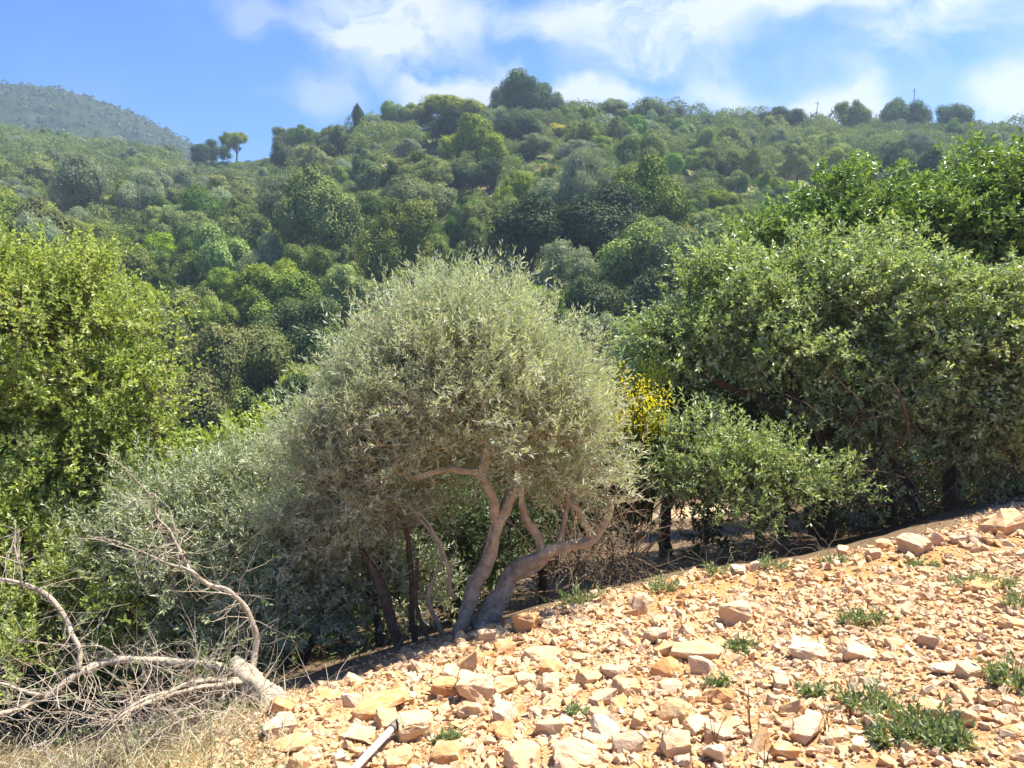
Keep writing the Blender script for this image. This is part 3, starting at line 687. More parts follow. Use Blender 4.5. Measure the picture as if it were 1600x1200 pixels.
# ------------------------------------------------------------------ near trees
def PX(l):                                      # (u, v, depth, radius px) -> world point and radius
    return np.array([[*W(u, v, y), r * y / FPX] for u, v, y, r in l])
def grow(roots, pts, r_tip=.0022, pw=.5, seg=.16, seed=0, pull=.35, rmax=.03):
    """join the points to the nearest growing node; returns tube arrays"""
    r = np.random.default_rng(seed); nodes = [*roots]; par = [-1] * len(roots); dist = [0.0] * len(roots)
    R0 = len(roots); rt = np.array(roots)
    order = np.argsort([np.min(np.linalg.norm(rt - p, axis=1)) for p in pts])
    N = np.zeros((len(roots) + len(pts) * 8, 3)); N[:R0] = rt; Dd = np.zeros(len(N)); n = R0; leafn = {}
    for oi in order:
        p = pts[oi]; d = np.linalg.norm(N[:n] - p, axis=1) + pull * Dd[:n]; j = int(np.argmin(d))
        L = np.linalg.norm(N[j] - p); m = max(1, min(7, int(L / seg))); last = j; a = N[j].copy()
        bow = r.normal(0, .07, 3) * L
        for q in range(1, m + 1):
            tt = q / m; N[n] = a + (p - a) * tt + bow * 4 * tt * (1 - tt) * .6 + (r.normal(0, .012, 3) if q < m else 0)
            par.append(last); Dd[n] = Dd[last] + np.linalg.norm(N[n] - N[last]); last = n; n += 1
    cnt = np.ones(n)
    for q in range(n - 1, R0 - 1, -1): cnt[par[q]] += cnt[q]
    idx = np.arange(R0, n); pa = np.array(par)[idx]
    rad = np.minimum(r_tip * (cnt * .5) ** pw, rmax)
    return N[pa], N[idx], np.where(pa < R0, rad[idx], rad[pa]), rad[idx]
def near_tree(name, label, cat, lobes, limbs, nspray, nl, leaf, leafmat, barkmat, sl=(.16, .32), spread=.9, upb=.5, droop=0, dirup=.5, shell=(.5, 1.08), seed=0,
              extra=None, twig_r=.0016, group=None, rmax=.02, per=9, clus=.10, base=None, trunkname='trunk', pull=.35, lump=.14, downcut=None):
    lb = PX(lobes); w = lb[:, 3] ** 2; nc = max(8, int(nspray / per)); li = rng.choice(len(lb), nc, p=w / w.sum())
    s = norm(rng.normal(size=(nc, 3)) + [0, 0, .2]); f = rng.uniform(*shell, nc)
    Cc = lb[li, :3] + s * (lb[li, 3] * f)[:, None]
    ci = rng.integers(0, nc, nspray); s = norm(s[ci] + rng.normal(0, .35, (nspray, 3)))
    B = Cc[ci] + rng.normal(0, 1, (nspray, 3)) * np.array([1, 1, .6]) * clus
    gz = T(B[:, 0], B[:, 1]); kp = B[:, 2] > gz + .05; B = B[kp]; s = s[kp]
    U = norm(s * .7 + np.array([0, 0, dirup]) + rng.normal(0, .4, s.shape))
    if extra is not None:
        eb, eu = extra; B = np.vstack([B, eb]); U = np.vstack([U, eu])
    ln = rng.uniform(*sl, len(B))
    if extra is not None: ln[-len(extra[0]):] = rng.uniform(.3, .5, len(extra[0]))
    lp = [PX(l) for l in limbs]
    org = np.array(base) if base is not None else lp[0][0, :3]
    rt = empty(name, org); tag(rt, label, cat, group)
    paths = []; gid = []
    for l in lp:
        g_ = len(set(gid))
        for k_, pth in enumerate(paths):
            if np.min(np.linalg.norm(pth - l[0, :3], axis=1)) < .12: g_ = gid[k_]; break
        gid.append(g_); paths.append(catmull(l, .04)[:, :3])
    for g_ in sorted(set(gid)):
        G = Geo()
        for q, l in enumerate(lp):
            if gid[q] == g_:
                if seed == 1 and l[0, 3] > .02: G.add(*sweep(l, 30, .16, .16, seed * 31 + q, step=.012, wander=.012))
                else: G.add(*sweep(l, 12, .1, lump, seed * 31 + q, wander=.008))
        obj(trunkname, G.mesh(trunkname, True, org), M[barkmat], rt)
    roots = [p for l in lp for p in catmull(l, .08)[2:, :3]]
    if len(roots) > 60: pass
    A, Bn, ra, rb = grow(roots, B, seed=seed, rmax=rmax, pull=pull)
    G = Geo(); G.add(*tubes(A, Bn, ra, rb, 5))
    mid = B + U * ln[:, None] * .5; end = B + U * ln[:, None] * .9
    G.add(*tubes(B, mid, np.full(len(B), twig_r), np.full(len(B), twig_r * .8), 3))
    G.add(*tubes(mid, end, np.full(len(B), twig_r * .8), np.full(len(B), twig_r * .4), 3))
    obj('branches', G.mesh('branches', False, org), M[barkmat], rt)
    G = Geo(); G.add(*sprays(B, U, ln, nl, leaf[0], leaf[1], spread, upb, droop))
    obj('crown', G.mesh('crown', False, org), M[leafmat], rt)
    return rt

# --- the silver olive in the middle
ol = [(705, 560, 5.1, 85), (775, 580, 5.15, 80), (640, 600, 5.05, 100), (840, 630, 5.15, 68), (720, 625, 5.0, 95), (565, 670, 5.05, 85), (888, 690, 5.05, 52),
      (835, 660, 4.95, 72), (605, 705, 4.95, 75), (520, 715, 5.15, 62), (735, 510, 5.15, 58), (885, 640, 5.25, 36), (500, 790, 5.1, 58), (570, 800, 5.15, 55), (920, 690, 5.0, 30),
      (690, 505, 5.2, 45), (790, 530, 5.25, 45), (700, 600, 5.6, 130), (790, 640, 5.6, 95), (660, 700, 5.5, 70), (850, 735, 5.3, 40), (540, 760, 5.0, 55), (480, 710, 5.2, 32), (560, 830, 5.2, 42), (615, 790, 5.3, 34), (480, 850, 5.2, 40), (925, 750, 5.1, 22), (890, 790, 5.2, 20), (700, 760, 5.3, 24), (520, 900, 5.2, 30)]
limbs = [[(696, 1052, 4.78, 17), (716, 985, 4.82, 9.9), (738, 925, 4.86, 10.4), (762, 880, 4.88, 9.9), (776, 830, 4.9, 9.2), (786, 795, 4.95, 8.2), (797, 765, 5.0, 5.6), (812, 715, 5.05, 5.5), (806, 650, 5.1, 3.9), (822, 590, 5.15, 3.1), (810, 520, 5.2, 1.9)],
         [(776, 828, 4.9, 7.4), (768, 785, 4.87, 6.8), (756, 745, 4.85, 5.6), (762, 700, 4.88, 5.5), (742, 650, 4.92, 3.9), (735, 590, 5.0, 3.1), (715, 520, 5.08, 1.9)],
         [(757, 748, 4.85, 5.8), (742, 736, 4.84, 5.5), (715, 733, 4.82, 5.1), (685, 737, 4.82, 4.3), (655, 745, 4.84, 3.9), (622, 742, 4.88, 3.1), (570, 752, 4.9, 2.3), (525, 795, 4.95, 1.6)],
         [(778, 812, 4.9, 6.2), (792, 788, 4.95, 5.8), (800, 765, 5.0, 4.7), (812, 748, 5.05, 3.1), (850, 700, 5.1, 2.3)],
         [(752, 985, 4.9, 22), (782, 930, 4.95, 13.1), (800, 900, 5.0, 12.0), (830, 878, 5.02, 10.9), (856, 862, 5.05, 9.2), (884, 856, 5.08, 7.1), (915, 846, 5.1, 6.8), (938, 828, 5.1, 5.6), (954, 806, 5.1, 5.5), (956, 788, 5.1, 4.3), (948, 770, 5.12, 2.3)],
         [(845, 868, 5.03, 7.7), (841, 842, 5.05, 5.6), (832, 826, 5.06, 5.8), (822, 812, 5.06, 5.8), (817, 780, 5.05, 5.5), (818, 745, 5.05, 4.7), (816, 712, 5.08, 3.1), (830, 650, 5.1, 2.3)],
         [(925, 838, 5.1, 5.5), (912, 812, 5.05, 3.9), (900, 795, 5.0, 3.5), (888, 778, 5.0, 2.8), (905, 740, 5.02, 1.9), (890, 700, 5.05, 1.6)],
         [(870, 858, 5.06, 5.8), (880, 828, 5.12, 3.9), (888, 790, 5.15, 2.3), (870, 740, 5.15, 1.6)],
         [(800, 902, 5.0, 7.4), (836, 890, 5.1, 5.8), (870, 850, 5.2, 4.7), (880, 800, 5.3, 3.1)],
         [(708, 1010, 4.85, 4.7), (690, 985, 4.8, 3.5), (668, 930, 4.75, 3.1), (690, 870, 4.8, 2.3), (672, 830, 4.85, 1.9), (640, 790, 4.9, 1.6)],
         [(712, 935, 4.83, 3.9), (702, 918, 4.78, 3.5), (698, 885, 4.75, 3.1), (684, 845, 4.75, 2.3), (655, 800, 4.8, 1.6)]]
eb = []; eu = []
for _ in range(190):
    u = rng.uniform(560, 930); v = np.interp(u, [540, 620, 700, 750, 850, 940], [600, 520, 480, 470, 545, 600]) + rng.uniform(5, 60); y = rng.uniform(4.9, 5.4)
    eb.append(W(u, v, y)); eu.append(norm(np.array([(u - 740) / 500, rng.normal(0, .2), 1.0])))
near_tree('olive_tree', 'gnarled silver leaved olive tree with twin twisted trunks at the rubble edge', 'olive tree', ol, limbs, 8600, 24, (.039, .007), 'olive', 'bark_olive',
          per=13, clus=.10, sl=(.12, .36), spread=.75, upb=.15, dirup=.55, seed=1, extra=(np.array(eb), np.array(eu)), twig_r=.0015, rmax=.012)

# --- olive suckers and wild olive shrub left of it
ol2 = [(250, 805, 6.2, 70), (330, 800, 6.0, 75), (420, 790, 5.8, 80), (200, 870, 6.0, 75), (310, 880, 5.7, 85), (420, 880, 5.4, 85), (500, 870, 5.3, 60), (130, 880, 6.2, 60), (370, 960, 5.4, 70), (470, 960, 5.2, 60), (550, 900, 5.4, 55), (440, 740, 6.0, 35), (600, 860, 5.6, 60), (560, 980, 5.4, 40), (640, 930, 5.7, 50)]
limbs2 = [[(640, 1050, 4.75, 7), (622, 1000, 4.8, 8), (608, 955, 4.85, 8), (592, 915, 4.9, 7), (575, 880, 4.95, 6), (560, 850, 5.0, 4), (520, 820, 5.1, 3)],
          [(655, 1030, 5.0, 5), (645, 960, 5.0, 4.5), (640, 880, 5.05, 4), (632, 810, 5.1, 3)],
          [(672, 1060, 4.7, 4), (668, 1010, 4.72, 3.5), (650, 940, 4.8, 3), (655, 870, 4.9, 2.5)],
          [(450, 1040, 5.3, 8), (430, 980, 5.4, 7), (400, 900, 5.5, 5), (380, 830, 5.7, 3)],
          [(470, 1040, 5.3, 7), (500, 970, 5.3, 5), (520, 900, 5.35, 3)],
          [(300, 1010, 5.9, 8), (290, 930, 5.9, 6), (260, 860, 6.0, 4), (240, 810, 6.1, 3)],
          [(595, 1010, 5.2, 6), (588, 930, 5.3, 5), (598, 840, 5.4, 3), (604, 780, 5.4, 2)]]
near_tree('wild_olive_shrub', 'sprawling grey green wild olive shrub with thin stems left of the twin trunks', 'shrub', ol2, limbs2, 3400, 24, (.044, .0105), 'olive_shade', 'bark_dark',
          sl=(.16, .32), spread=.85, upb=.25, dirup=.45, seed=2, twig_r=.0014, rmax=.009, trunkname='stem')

# --- bright tree at the left edge
lt = [(110, 480, 7.3, 75), (170, 540, 7.1, 62), (40, 545, 6.9, 105), (135, 615, 6.7, 82), (205, 600, 7.1, 48), (215, 690, 7.0, 52), (60, 700, 6.6, 95), (175, 720, 6.8, 85), (-60, 500, 7.2, 110),
      (-80, 640, 6.6, 120), (10, 790, 6.3, 60), (85, 435, 7.4, 42), (140, 445, 7.4, 42), (20, 450, 7.5, 55), (-30, 850, 6.4, 60), (225, 520, 7.3, 22), (110, 800, 6.9, 60)]
ll = [[(70, 1010, 7.0, 16), (78, 930, 7.0, 14), (90, 850, 7.05, 13), (80, 770, 7.1, 11), (100, 690, 7.1, 9), (108, 610, 7.15, 7), (100, 540, 7.2, 5), (112, 470, 7.3, 3)],
      [(88, 850, 7.05, 9), (140, 780, 7.1, 7), (190, 720, 7.1, 5), (230, 640, 7.1, 4), (240, 580, 7.1, 3)],
      [(82, 800, 7.1, 8), (30, 720, 7.0, 6), (0, 640, 6.9, 5), (-30, 540, 7.0, 3)],
      [(104, 650, 7.1, 6), (150, 590, 7.0, 4), (185, 540, 7.1, 3)],
      [(55, 570, 6.5, 2.2), (34, 520, 6.45, 2), (32, 470, 6.5, 1.6), (33, 440, 6.5, 1.2)]]
near_tree('broadleaf_tree', 'bright yellow green broadleaf tree filling the left edge of the scene', 'tree', lt, ll, 4700, 18, (.042, .021), 'bright', 'bark_dark', per=22, clus=.14,
          sl=(.16, .34), spread=.9, upb=.45, dirup=.45, seed=3, twig_r=.0022, rmax=.014)
# --- fresh shrub between
near_tree('leafy_shrub', 'fresh light green shrub between the bright left tree and the silver olive', 'shrub',
          [(385, 710, 7.6, 45), (430, 690, 7.8, 38), (340, 735, 7.4, 45), (290, 760, 7.2, 45), (450, 720, 7.6, 35), (380, 770, 7.2, 50), (240, 770, 7.2, 40)],
          [[(380, 960, 7.5, 8), (375, 850, 7.5, 6), (390, 760, 7.6, 4), (410, 700, 7.7, 2)], [(378, 850, 7.5, 5), (330, 780, 7.4, 4), (280, 750, 7.3, 2)]],
          750, 18, (.05, .026), 'bright', 'bark_dark', sl=(.14, .28), seed=4, twig_r=.002, rmax=.01, trunkname='stem')
near_tree('leafy_shrub', 'ragged green shrub beneath the bright left tree behind the fallen limb', 'shrub',
          [(60, 900, 6.0, 80), (150, 950, 5.6, 70), (0, 960, 5.6, 80), (220, 980, 5.5, 60), (100, 830, 6.6, 60), (-60, 880, 5.8, 80), (20, 1040, 5.0, 50)],
          [[(100, 1090, 5.6, 8), (95, 1000, 5.7, 6), (70, 920, 5.9, 4), (40, 860, 6.0, 2)], [(96, 1010, 5.7, 5), (160, 960, 5.6, 3), (220, 930, 5.6, 2)]],
          1300, 18, (.04, .018), 'bright', 'bark_dark', sl=(.14, .28), seed=5, twig_r=.002, rmax=.01, trunkname='stem')

# --- right side
near_tree('carob_tree', 'wide glossy leaved tree with sunlit grey green foliage right of the yellow broom', 'tree',
          [(1060, 525, 8.7, 50), (1010, 545, 8.9, 36), (1075, 465, 9.0, 42), (1110, 425, 9.1, 34), (1290, 400, 9.1, 34), (1430, 435, 8.4, 34), (1000, 600, 8.9, 30), (1130, 490, 8.9, 75), (1225, 458, 8.9, 62), (1335, 478, 8.7, 62), (1180, 525, 8.5, 60), (1290, 520, 8.3, 80), (1400, 500, 8.3, 70), (1075, 560, 8.6, 42), (1340, 620, 8.4, 50),
           (1250, 405, 9.3, 42), (1170, 450, 9.2, 40), (1370, 415, 9.0, 38), (1375, 565, 8.2, 60)],
          [[(1285, 830, 8.6, 22), (1275, 760, 8.6, 18), (1260, 690, 8.6, 15), (1240, 620, 8.6, 12), (1225, 550, 8.7, 8), (1230, 470, 8.8, 5)],
           [(1262, 700, 8.6, 12), (1320, 640, 8.5, 9), (1345, 560, 8.5, 7), (1350, 470, 8.6, 4)], [(1250, 660, 8.6, 10), (1180, 620, 8.6, 8), (1110, 590, 8.6, 5), (1050, 540, 8.7, 3)]],
          4300, 18, (.054, .024), 'right', 'bark_dark', per=26, clus=.15, sl=(.16, .34), spread=.95, upb=.5, droop=.15, dirup=.35, seed=6, twig_r=.0025, rmax=.015)
near_tree('walnut_tree', 'tall fresh green tree rising behind the others at the upper right', 'tree',
          [(1195, 385, 12, 38), (1250, 350, 12, 46), (1310, 335, 11.8, 50), (1370, 340, 11.6, 55), (1440, 340, 11.5, 62), (1500, 330, 11.5, 55), (1545, 300, 11.4, 55), (1600, 285, 11.4, 50), (1660, 320, 11.4, 90), (1500, 395, 11, 68), (1600, 400, 11, 80), (1700, 430, 11, 100),
           (1430, 400, 11.2, 55), (1560, 470, 10.6, 60), (1300, 390, 11.6, 46), (1230, 410, 11.9, 40), (1180, 430, 12, 35)],
          [[(1540, 830, 11.2, 22), (1530, 700, 11.2, 18), (1545, 580, 11.2, 14), (1550, 470, 11.2, 10), (1560, 380, 11.2, 6), (1570, 340, 11.2, 3)],
           [(1538, 600, 11.2, 10), (1480, 500, 11.2, 8), (1420, 420, 11.3, 5), (1340, 360, 11.5, 3)], [(1545, 560, 11.2, 10), (1620, 480, 11.1, 7), (1680, 400, 11.1, 4)]],
          5000, 18, (.075, .036), 'deep', 'bark_dark', sl=(.22, .42), spread=.95, upb=.5, droop=.2, dirup=.3, seed=7, per=24, clus=.2, twig_r=.003, rmax=.018)
near_tree('carob_tree', 'dark tangled tree with drooping leaves over the rubble bank at the right edge', 'tree',
          [(1480, 455, 7.9, 40), (1550, 480, 7.7, 52), (1600, 440, 7.8, 34), (1450, 560, 7.9, 60), (1560, 560, 7.6, 75), (1640, 500, 7.6, 80), (1350, 620, 8.0, 40), (1590, 650, 7.4, 45), (1310, 680, 7.8, 32), (1420, 650, 7.9, 35), (1500, 670, 7.7, 38), (1560, 720, 7.5, 30), (1400, 740, 7.7, 25), (1660, 620, 7.4, 80), (1350, 700, 8.0, 30)],
          [[(1500, 830, 8.0, 18), (1490, 760, 8.0, 14), (1500, 690, 7.95, 11), (1520, 620, 7.9, 9), (1540, 540, 7.8, 6), (1545, 470, 7.8, 3)],
           [(1495, 720, 8.0, 9), (1440, 660, 8.0, 7), (1430, 590, 7.95, 5), (1460, 510, 7.9, 3)], [(1510, 650, 7.9, 8), (1580, 590, 7.7, 6), (1620, 520, 7.6, 4)],
           [(1440, 830, 8, 8), (1420, 760, 7.9, 6), (1380, 700, 7.9, 4), (1350, 640, 8, 3)], [(1600, 800, 7.7, 10), (1590, 720, 7.7, 7), (1610, 640, 7.6, 4)],
           [(1400, 700, 7.4, 2.5), (1418, 670, 7.3, 2.2), (1412, 630, 7.3, 2), (1395, 600, 7.3, 1.5)]],
          2700, 17, (.054, .024), 'right', 'bark_dark', per=26, clus=.15, sl=(.16, .34), spread=.95, upb=.5, droop=.3, dirup=.3, seed=8, twig_r=.0025, rmax=.015)
near_tree('leafy_shrub', 'low grey green shrub spilling toward the rubble below the yellow broom', 'shrub',
          [(1130, 735, 7.2, 42), (1075, 700, 7.3, 34), (1035, 745, 7.3, 26), (1095, 770, 7.2, 28), (1330, 790, 7.4, 26), (1185, 755, 7.1, 48), (1235, 725, 7.3, 38), (1165, 795, 6.9, 28), (1290, 760, 7.3, 36), (1240, 790, 7.1, 26)],
          [[(1190, 860, 7.3, 8), (1180, 810, 7.3, 6), (1160, 760, 7.25, 4), (1130, 720, 7.2, 3), (1060, 700, 7.3, 2)], [(1185, 830, 7.3, 5), (1230, 780, 7.2, 4), (1280, 750, 7.2, 2)]],
          900, 18, (.048, .018), 'right', 'bark_dark', per=16, clus=.17, sl=(.14, .28), seed=9, twig_r=.002, rmax=.009, trunkname='stem')
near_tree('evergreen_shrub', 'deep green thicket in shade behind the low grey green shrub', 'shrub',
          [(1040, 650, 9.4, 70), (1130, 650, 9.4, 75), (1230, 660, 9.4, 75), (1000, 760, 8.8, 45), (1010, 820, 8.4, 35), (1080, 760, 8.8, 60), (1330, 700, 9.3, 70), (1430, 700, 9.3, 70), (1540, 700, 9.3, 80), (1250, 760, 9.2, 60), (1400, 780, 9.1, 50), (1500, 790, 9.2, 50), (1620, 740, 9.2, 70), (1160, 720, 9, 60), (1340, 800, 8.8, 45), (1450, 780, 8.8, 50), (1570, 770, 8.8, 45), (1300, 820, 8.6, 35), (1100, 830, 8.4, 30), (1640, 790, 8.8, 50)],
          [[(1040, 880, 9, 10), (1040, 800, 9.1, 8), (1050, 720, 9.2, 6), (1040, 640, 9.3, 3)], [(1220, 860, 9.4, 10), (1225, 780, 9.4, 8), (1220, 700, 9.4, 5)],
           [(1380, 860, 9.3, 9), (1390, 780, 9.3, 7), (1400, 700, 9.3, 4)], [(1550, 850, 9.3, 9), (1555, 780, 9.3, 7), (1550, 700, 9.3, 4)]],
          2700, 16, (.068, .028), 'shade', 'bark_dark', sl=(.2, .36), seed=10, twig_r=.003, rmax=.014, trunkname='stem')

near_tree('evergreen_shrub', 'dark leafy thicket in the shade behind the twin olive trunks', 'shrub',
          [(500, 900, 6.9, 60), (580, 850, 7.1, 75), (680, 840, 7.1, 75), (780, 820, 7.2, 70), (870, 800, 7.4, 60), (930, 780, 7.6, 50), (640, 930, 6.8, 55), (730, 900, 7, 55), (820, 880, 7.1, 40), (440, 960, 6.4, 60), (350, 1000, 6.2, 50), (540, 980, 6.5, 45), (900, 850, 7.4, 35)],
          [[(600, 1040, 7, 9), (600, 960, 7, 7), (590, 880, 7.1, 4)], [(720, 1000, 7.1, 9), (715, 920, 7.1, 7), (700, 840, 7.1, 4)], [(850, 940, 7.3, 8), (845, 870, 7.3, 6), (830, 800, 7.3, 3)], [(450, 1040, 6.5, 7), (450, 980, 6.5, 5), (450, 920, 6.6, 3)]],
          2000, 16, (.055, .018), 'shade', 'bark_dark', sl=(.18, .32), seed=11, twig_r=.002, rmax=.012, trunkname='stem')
# --- yellow broom
rt = empty('broom_bush', W(985, 800, 7.9)); org = np.array(rt.location); tag(rt, 'tall broom bush with bright yellow flowers just right of the silver olive', 'broom bush')
G = Geo(); Fl = Geo(); fb = []; fu = []
for q in range(120):
    bx = rng.uniform(938, 1040); s = rng.uniform(-1, 1)
    top = (np.interp(bx + s * 22, [930, 960, 1000, 1050], [590, 572, 578, 620]) + rng.uniform(-8, 95) ** 1.0)
    y = rng.uniform(7.5, 7.9)
    P = PX([(990 + (bx - 990) * .5, rng.uniform(780, 820), y, 1.3), (bx + s * 9, 720, y, 1.0), (bx + s * 4, 660, y, .8), (bx + s * 26, top, y, .5)])
    G.add(*sweep(P, 4, 0, .05, q, .08))
    Q = catmull(P, .03)[:, :3]
    if q % 5 < 3:
        for p in Q[int(len(Q) * .62):]:
            for _ in range(3): fb.append(p + rng.normal(0, .022, 3)); fu.append(norm(rng.normal(size=3) + [0, 0, .4]))
obj('stems', G.mesh('stems', True, org), M['broomleaf'], rt)
fb = np.array(fb); fu = np.array(fu); sel = rng.uniform(size=len(fb)) < .85; fb, fu = fb[sel], fu[sel]
Fl.add(*leaves(fb, fu, norm(np.cross(fu, rng.normal(size=fu.shape))), rng.uniform(.02, .045, len(fb)), rng.uniform(.014, .028, len(fb))), rng.uniform(0, 1, len(fb)))
obj('flowers', Fl.mesh('flowers', False, org), M['flower'], rt)
lb = PX([(985, 640, 8, 45), (985, 700, 7.9, 45), (975, 770, 7.8, 45), (1020, 600, 8.1, 25)]); li = rng.integers(0, 4, 330)
s = norm(rng.normal(size=(330, 3))); B = lb[li, :3] + s * lb[li, 3:4] * rng.uniform(.3, 1, (330, 1))
G = Geo(); G.add(*sprays(B, norm(s * .3 + [0, 0, 1]), .22, 12, .035, .009, .5, .2)); obj('leaves', G.mesh('leaves', False, org), M['broomleaf'], rt)

# bare tangles: dead stems under the bushes
def tangle(name, label, cat, boxes, n, rpx=(.8, 2.2), mat='twig', length=(.3, .9), seed=0, parent=None, org=None, up=.3, k=4):
    r = np.random.default_rng(seed); G = Geo()
    for q in range(n):
        u0, v0, u1, v1, y0, y1 = boxes[int(r.integers(len(boxes)))]
        p = W(r.uniform(u0, u1), r.uniform(v0, v1), r.uniform(y0, y1)); g = float(T(p[0], p[1]))
        p[2] = max(p[2], g + .01)
        d = norm(r.normal(size=3) + [0, 0, up]); L = r.uniform(*length); rad = r.uniform(*rpx) / 1000 * 4; pts = [p]
        for m in range(6):
            d = norm(d + r.normal(0, .28, 3) + [0, 0, -.06]); nx = pts[-1] + d * L / 6; gg = float(T(nx[0], nx[1])) + .01
            if nx[2] < gg: nx[2] = gg; d[2] = abs(d[2]) * .3
            pts.append(nx)
        pts = np.array(pts); rr = rad * np.linspace(1, .25, 7)
        G.add(*tubes(pts[:-1], pts[1:], rr[:-1], rr[1:], k))
    V = np.concatenate(G.V); c0 = org if org is not None else V.mean(0)
    o = obj(name, G.mesh(name, False, c0), M[mat], parent)
    if parent is None: o.location = c0; tag(o, label, cat, kind='stuff')
    return o
tangle('dead_twigs', 'tangle of thin brown dead twigs under the trees above the rubble bank', 'twigs', [(1020, 720, 1600, 830, 7.0, 8.6), (1280, 640, 1600, 800, 7.3, 8.6), (1280, 640, 1600, 800, 7.3, 8.6), (1020, 720, 1600, 830, 7.0, 8.6), (860, 850, 1000, 900, 5.9, 6.8)], 760, rpx=(.6, 2.4), length=(.3, 1.1), seed=3, mat='bark_dark', up=.6)
tangle('dead_twigs', 'pale dead twigs around and below the crown of the silver olive', 'twigs', [(870, 730, 985, 830, 4.9, 5.3), (520, 760, 760, 960, 4.9, 5.4), (480, 640, 560, 760, 4.9, 5.2)], 330, rpx=(.35, .9), length=(.15, .5), seed=4)

# ------------------------------------------------------------------ fallen limb, lower left
rt = empty('fallen_tree', W(425, 1105, 3.8)); org = np.array(rt.location)
tag(rt, 'cut and fallen dead tree with pale arching limbs and broken twigs at the lower left', 'fallen tree')
fl_t = [[(455, 1135, 3.66, 16.4), (425, 1100, 3.75, 19.7), (400, 1075, 3.85, 18.0), (378, 1050, 3.95, 15.6), (366, 1035, 4.0, 12.3)]]
fl_l = [[(395, 1065, 3.9, 7.9), (345, 1042, 3.95, 6.6), (280, 1034, 3.9, 6.1), (215, 1032, 3.85, 5.7), (165, 1037, 3.8, 5.5), (125, 1052, 3.7, 5.2), (85, 1080, 3.6, 4.8), (40, 1102, 3.5, 4.5), (-10, 1115, 3.4, 4.3), (-80, 1140, 3.3, 3.6)],
        [(393, 1062, 3.95, 5.5), (397, 1020, 4.0, 4.8), (396, 985, 4.05, 4.3), (382, 950, 4.05, 3.9), (356, 925, 4.05, 3.6), (330, 918, 4.05, 3.0), (300, 890, 4.05, 2.7), (285, 865, 4.05, 2.1), (262, 825, 4.05, 1.6), (242, 800, 4.05, 1.2), (238, 770, 4.05, 0.7)],
        [(122, 1048, 3.7, 4.3), (126, 1012, 3.75, 3.9), (108, 980, 3.8, 3.6), (84, 945, 3.8, 3.4), (50, 922, 3.8, 3.0), (10, 908, 3.8, 2.7), (-40, 895, 3.8, 2.5)],
        [(385, 1062, 3.9, 4.8), (330, 1062, 3.75, 3.6), (270, 1080, 3.55, 3.0), (220, 1096, 3.4, 2.5), (180, 1118, 3.3, 1.8)],
        [(385, 1066, 3.88, 4.3), (320, 1075, 3.65, 3.4), (250, 1088, 3.45, 3.0), (200, 1112, 3.3, 2.1), (150, 1150, 3.2, 1.2)],
        [(32, 918, 3.8, 1.8), (34, 890, 3.8, 1.6), (24, 850, 3.82, 1.2), (22, 815, 3.85, 0.7)],
        [(330, 918, 4.05, 2.1), (300, 892, 4.0, 1.8), (260, 878, 3.98, 1.6), (215, 862, 3.95, 1.2), (150, 840, 3.95, 0.7)],
        [(70, 1088, 3.55, 3.0), (20, 1078, 3.5, 2.5), (-30, 1060, 3.5, 1.8)],
        [(430, 1118, 3.65, 3.0), (470, 1102, 3.6, 2.5), (520, 1110, 3.6, 1.8), (545, 1118, 3.62, 0.9)],
        [(200, 1040, 3.83, 1.8), (160, 1010, 3.8, 1.6), (110, 1010, 3.75, 1.2), (30, 1005, 3.7, 0.8)]]
G = Geo(); G.add(*sweep(PX(fl_t[0]), 26, .16, .16, 5, step=.012)); obj('trunk', G.mesh('trunk', True, org), M['bark_dead'], rt)
roots = []
for q, l in enumerate(fl_l):
    G = Geo(); P = PX(l); G.add(*sweep(P, 16, .10, .14, 40 + q, wander=.008)); obj('limb', G.mesh('limb', True, org), M['bark_dead'], rt)
    roots.append(catmull(P, .03)[4:, :3])
G = Geo(); leafB = []; leafU = []
for q in range(400):
    l = roots[int(rng.choice(len(roots), p=np.array([5, 4, 2, 3, 3, .6, 1.4, 1, .8, .6]) / 21.4))]; p = l[int(rng.integers(len(l)))]
    d = norm(rng.normal(size=3) * [1, .8, .9] + [-.25, 0, .15]); L = rng.uniform(.1, .5) ** 1.2; pts = [p]
    for m in range(6):
        d = norm(d + rng.normal(0, .22, 3) + [0, 0, -.02]); nx = pts[-1] + d * L / 6; nx[2] = max(nx[2], float(T(nx[0], nx[1])) + .005); pts.append(nx)
    pts = np.array(pts); rr = np.linspace(1, .3, 7) * rng.uniform(.0012, .0036); G.add(*tubes(pts[:-1], pts[1:], rr[:-1], rr[1:], 4))
    for b_ in range(2):
        k0 = int(rng.integers(2, 6)); e = pts[k0] + norm(d + rng.normal(0, .7, 3)) * L * .45; G.add(*tubes([pts[k0]], [e], [rr[k0] * .7], [rr[k0] * .3], 3))
    if rng.uniform() < .35: leafB.append(pts[-2]); leafU.append(d)
obj('twigs', G.mesh('twigs', False, org), M['bark_dead'], rt)
G = Geo(); G.add(*sprays(np.array(leafB), np.array(leafU), .1, 11, .022, .010, 1.0, .4)); obj('leaves', G.mesh('leaves', False, org), M['weed'], rt)

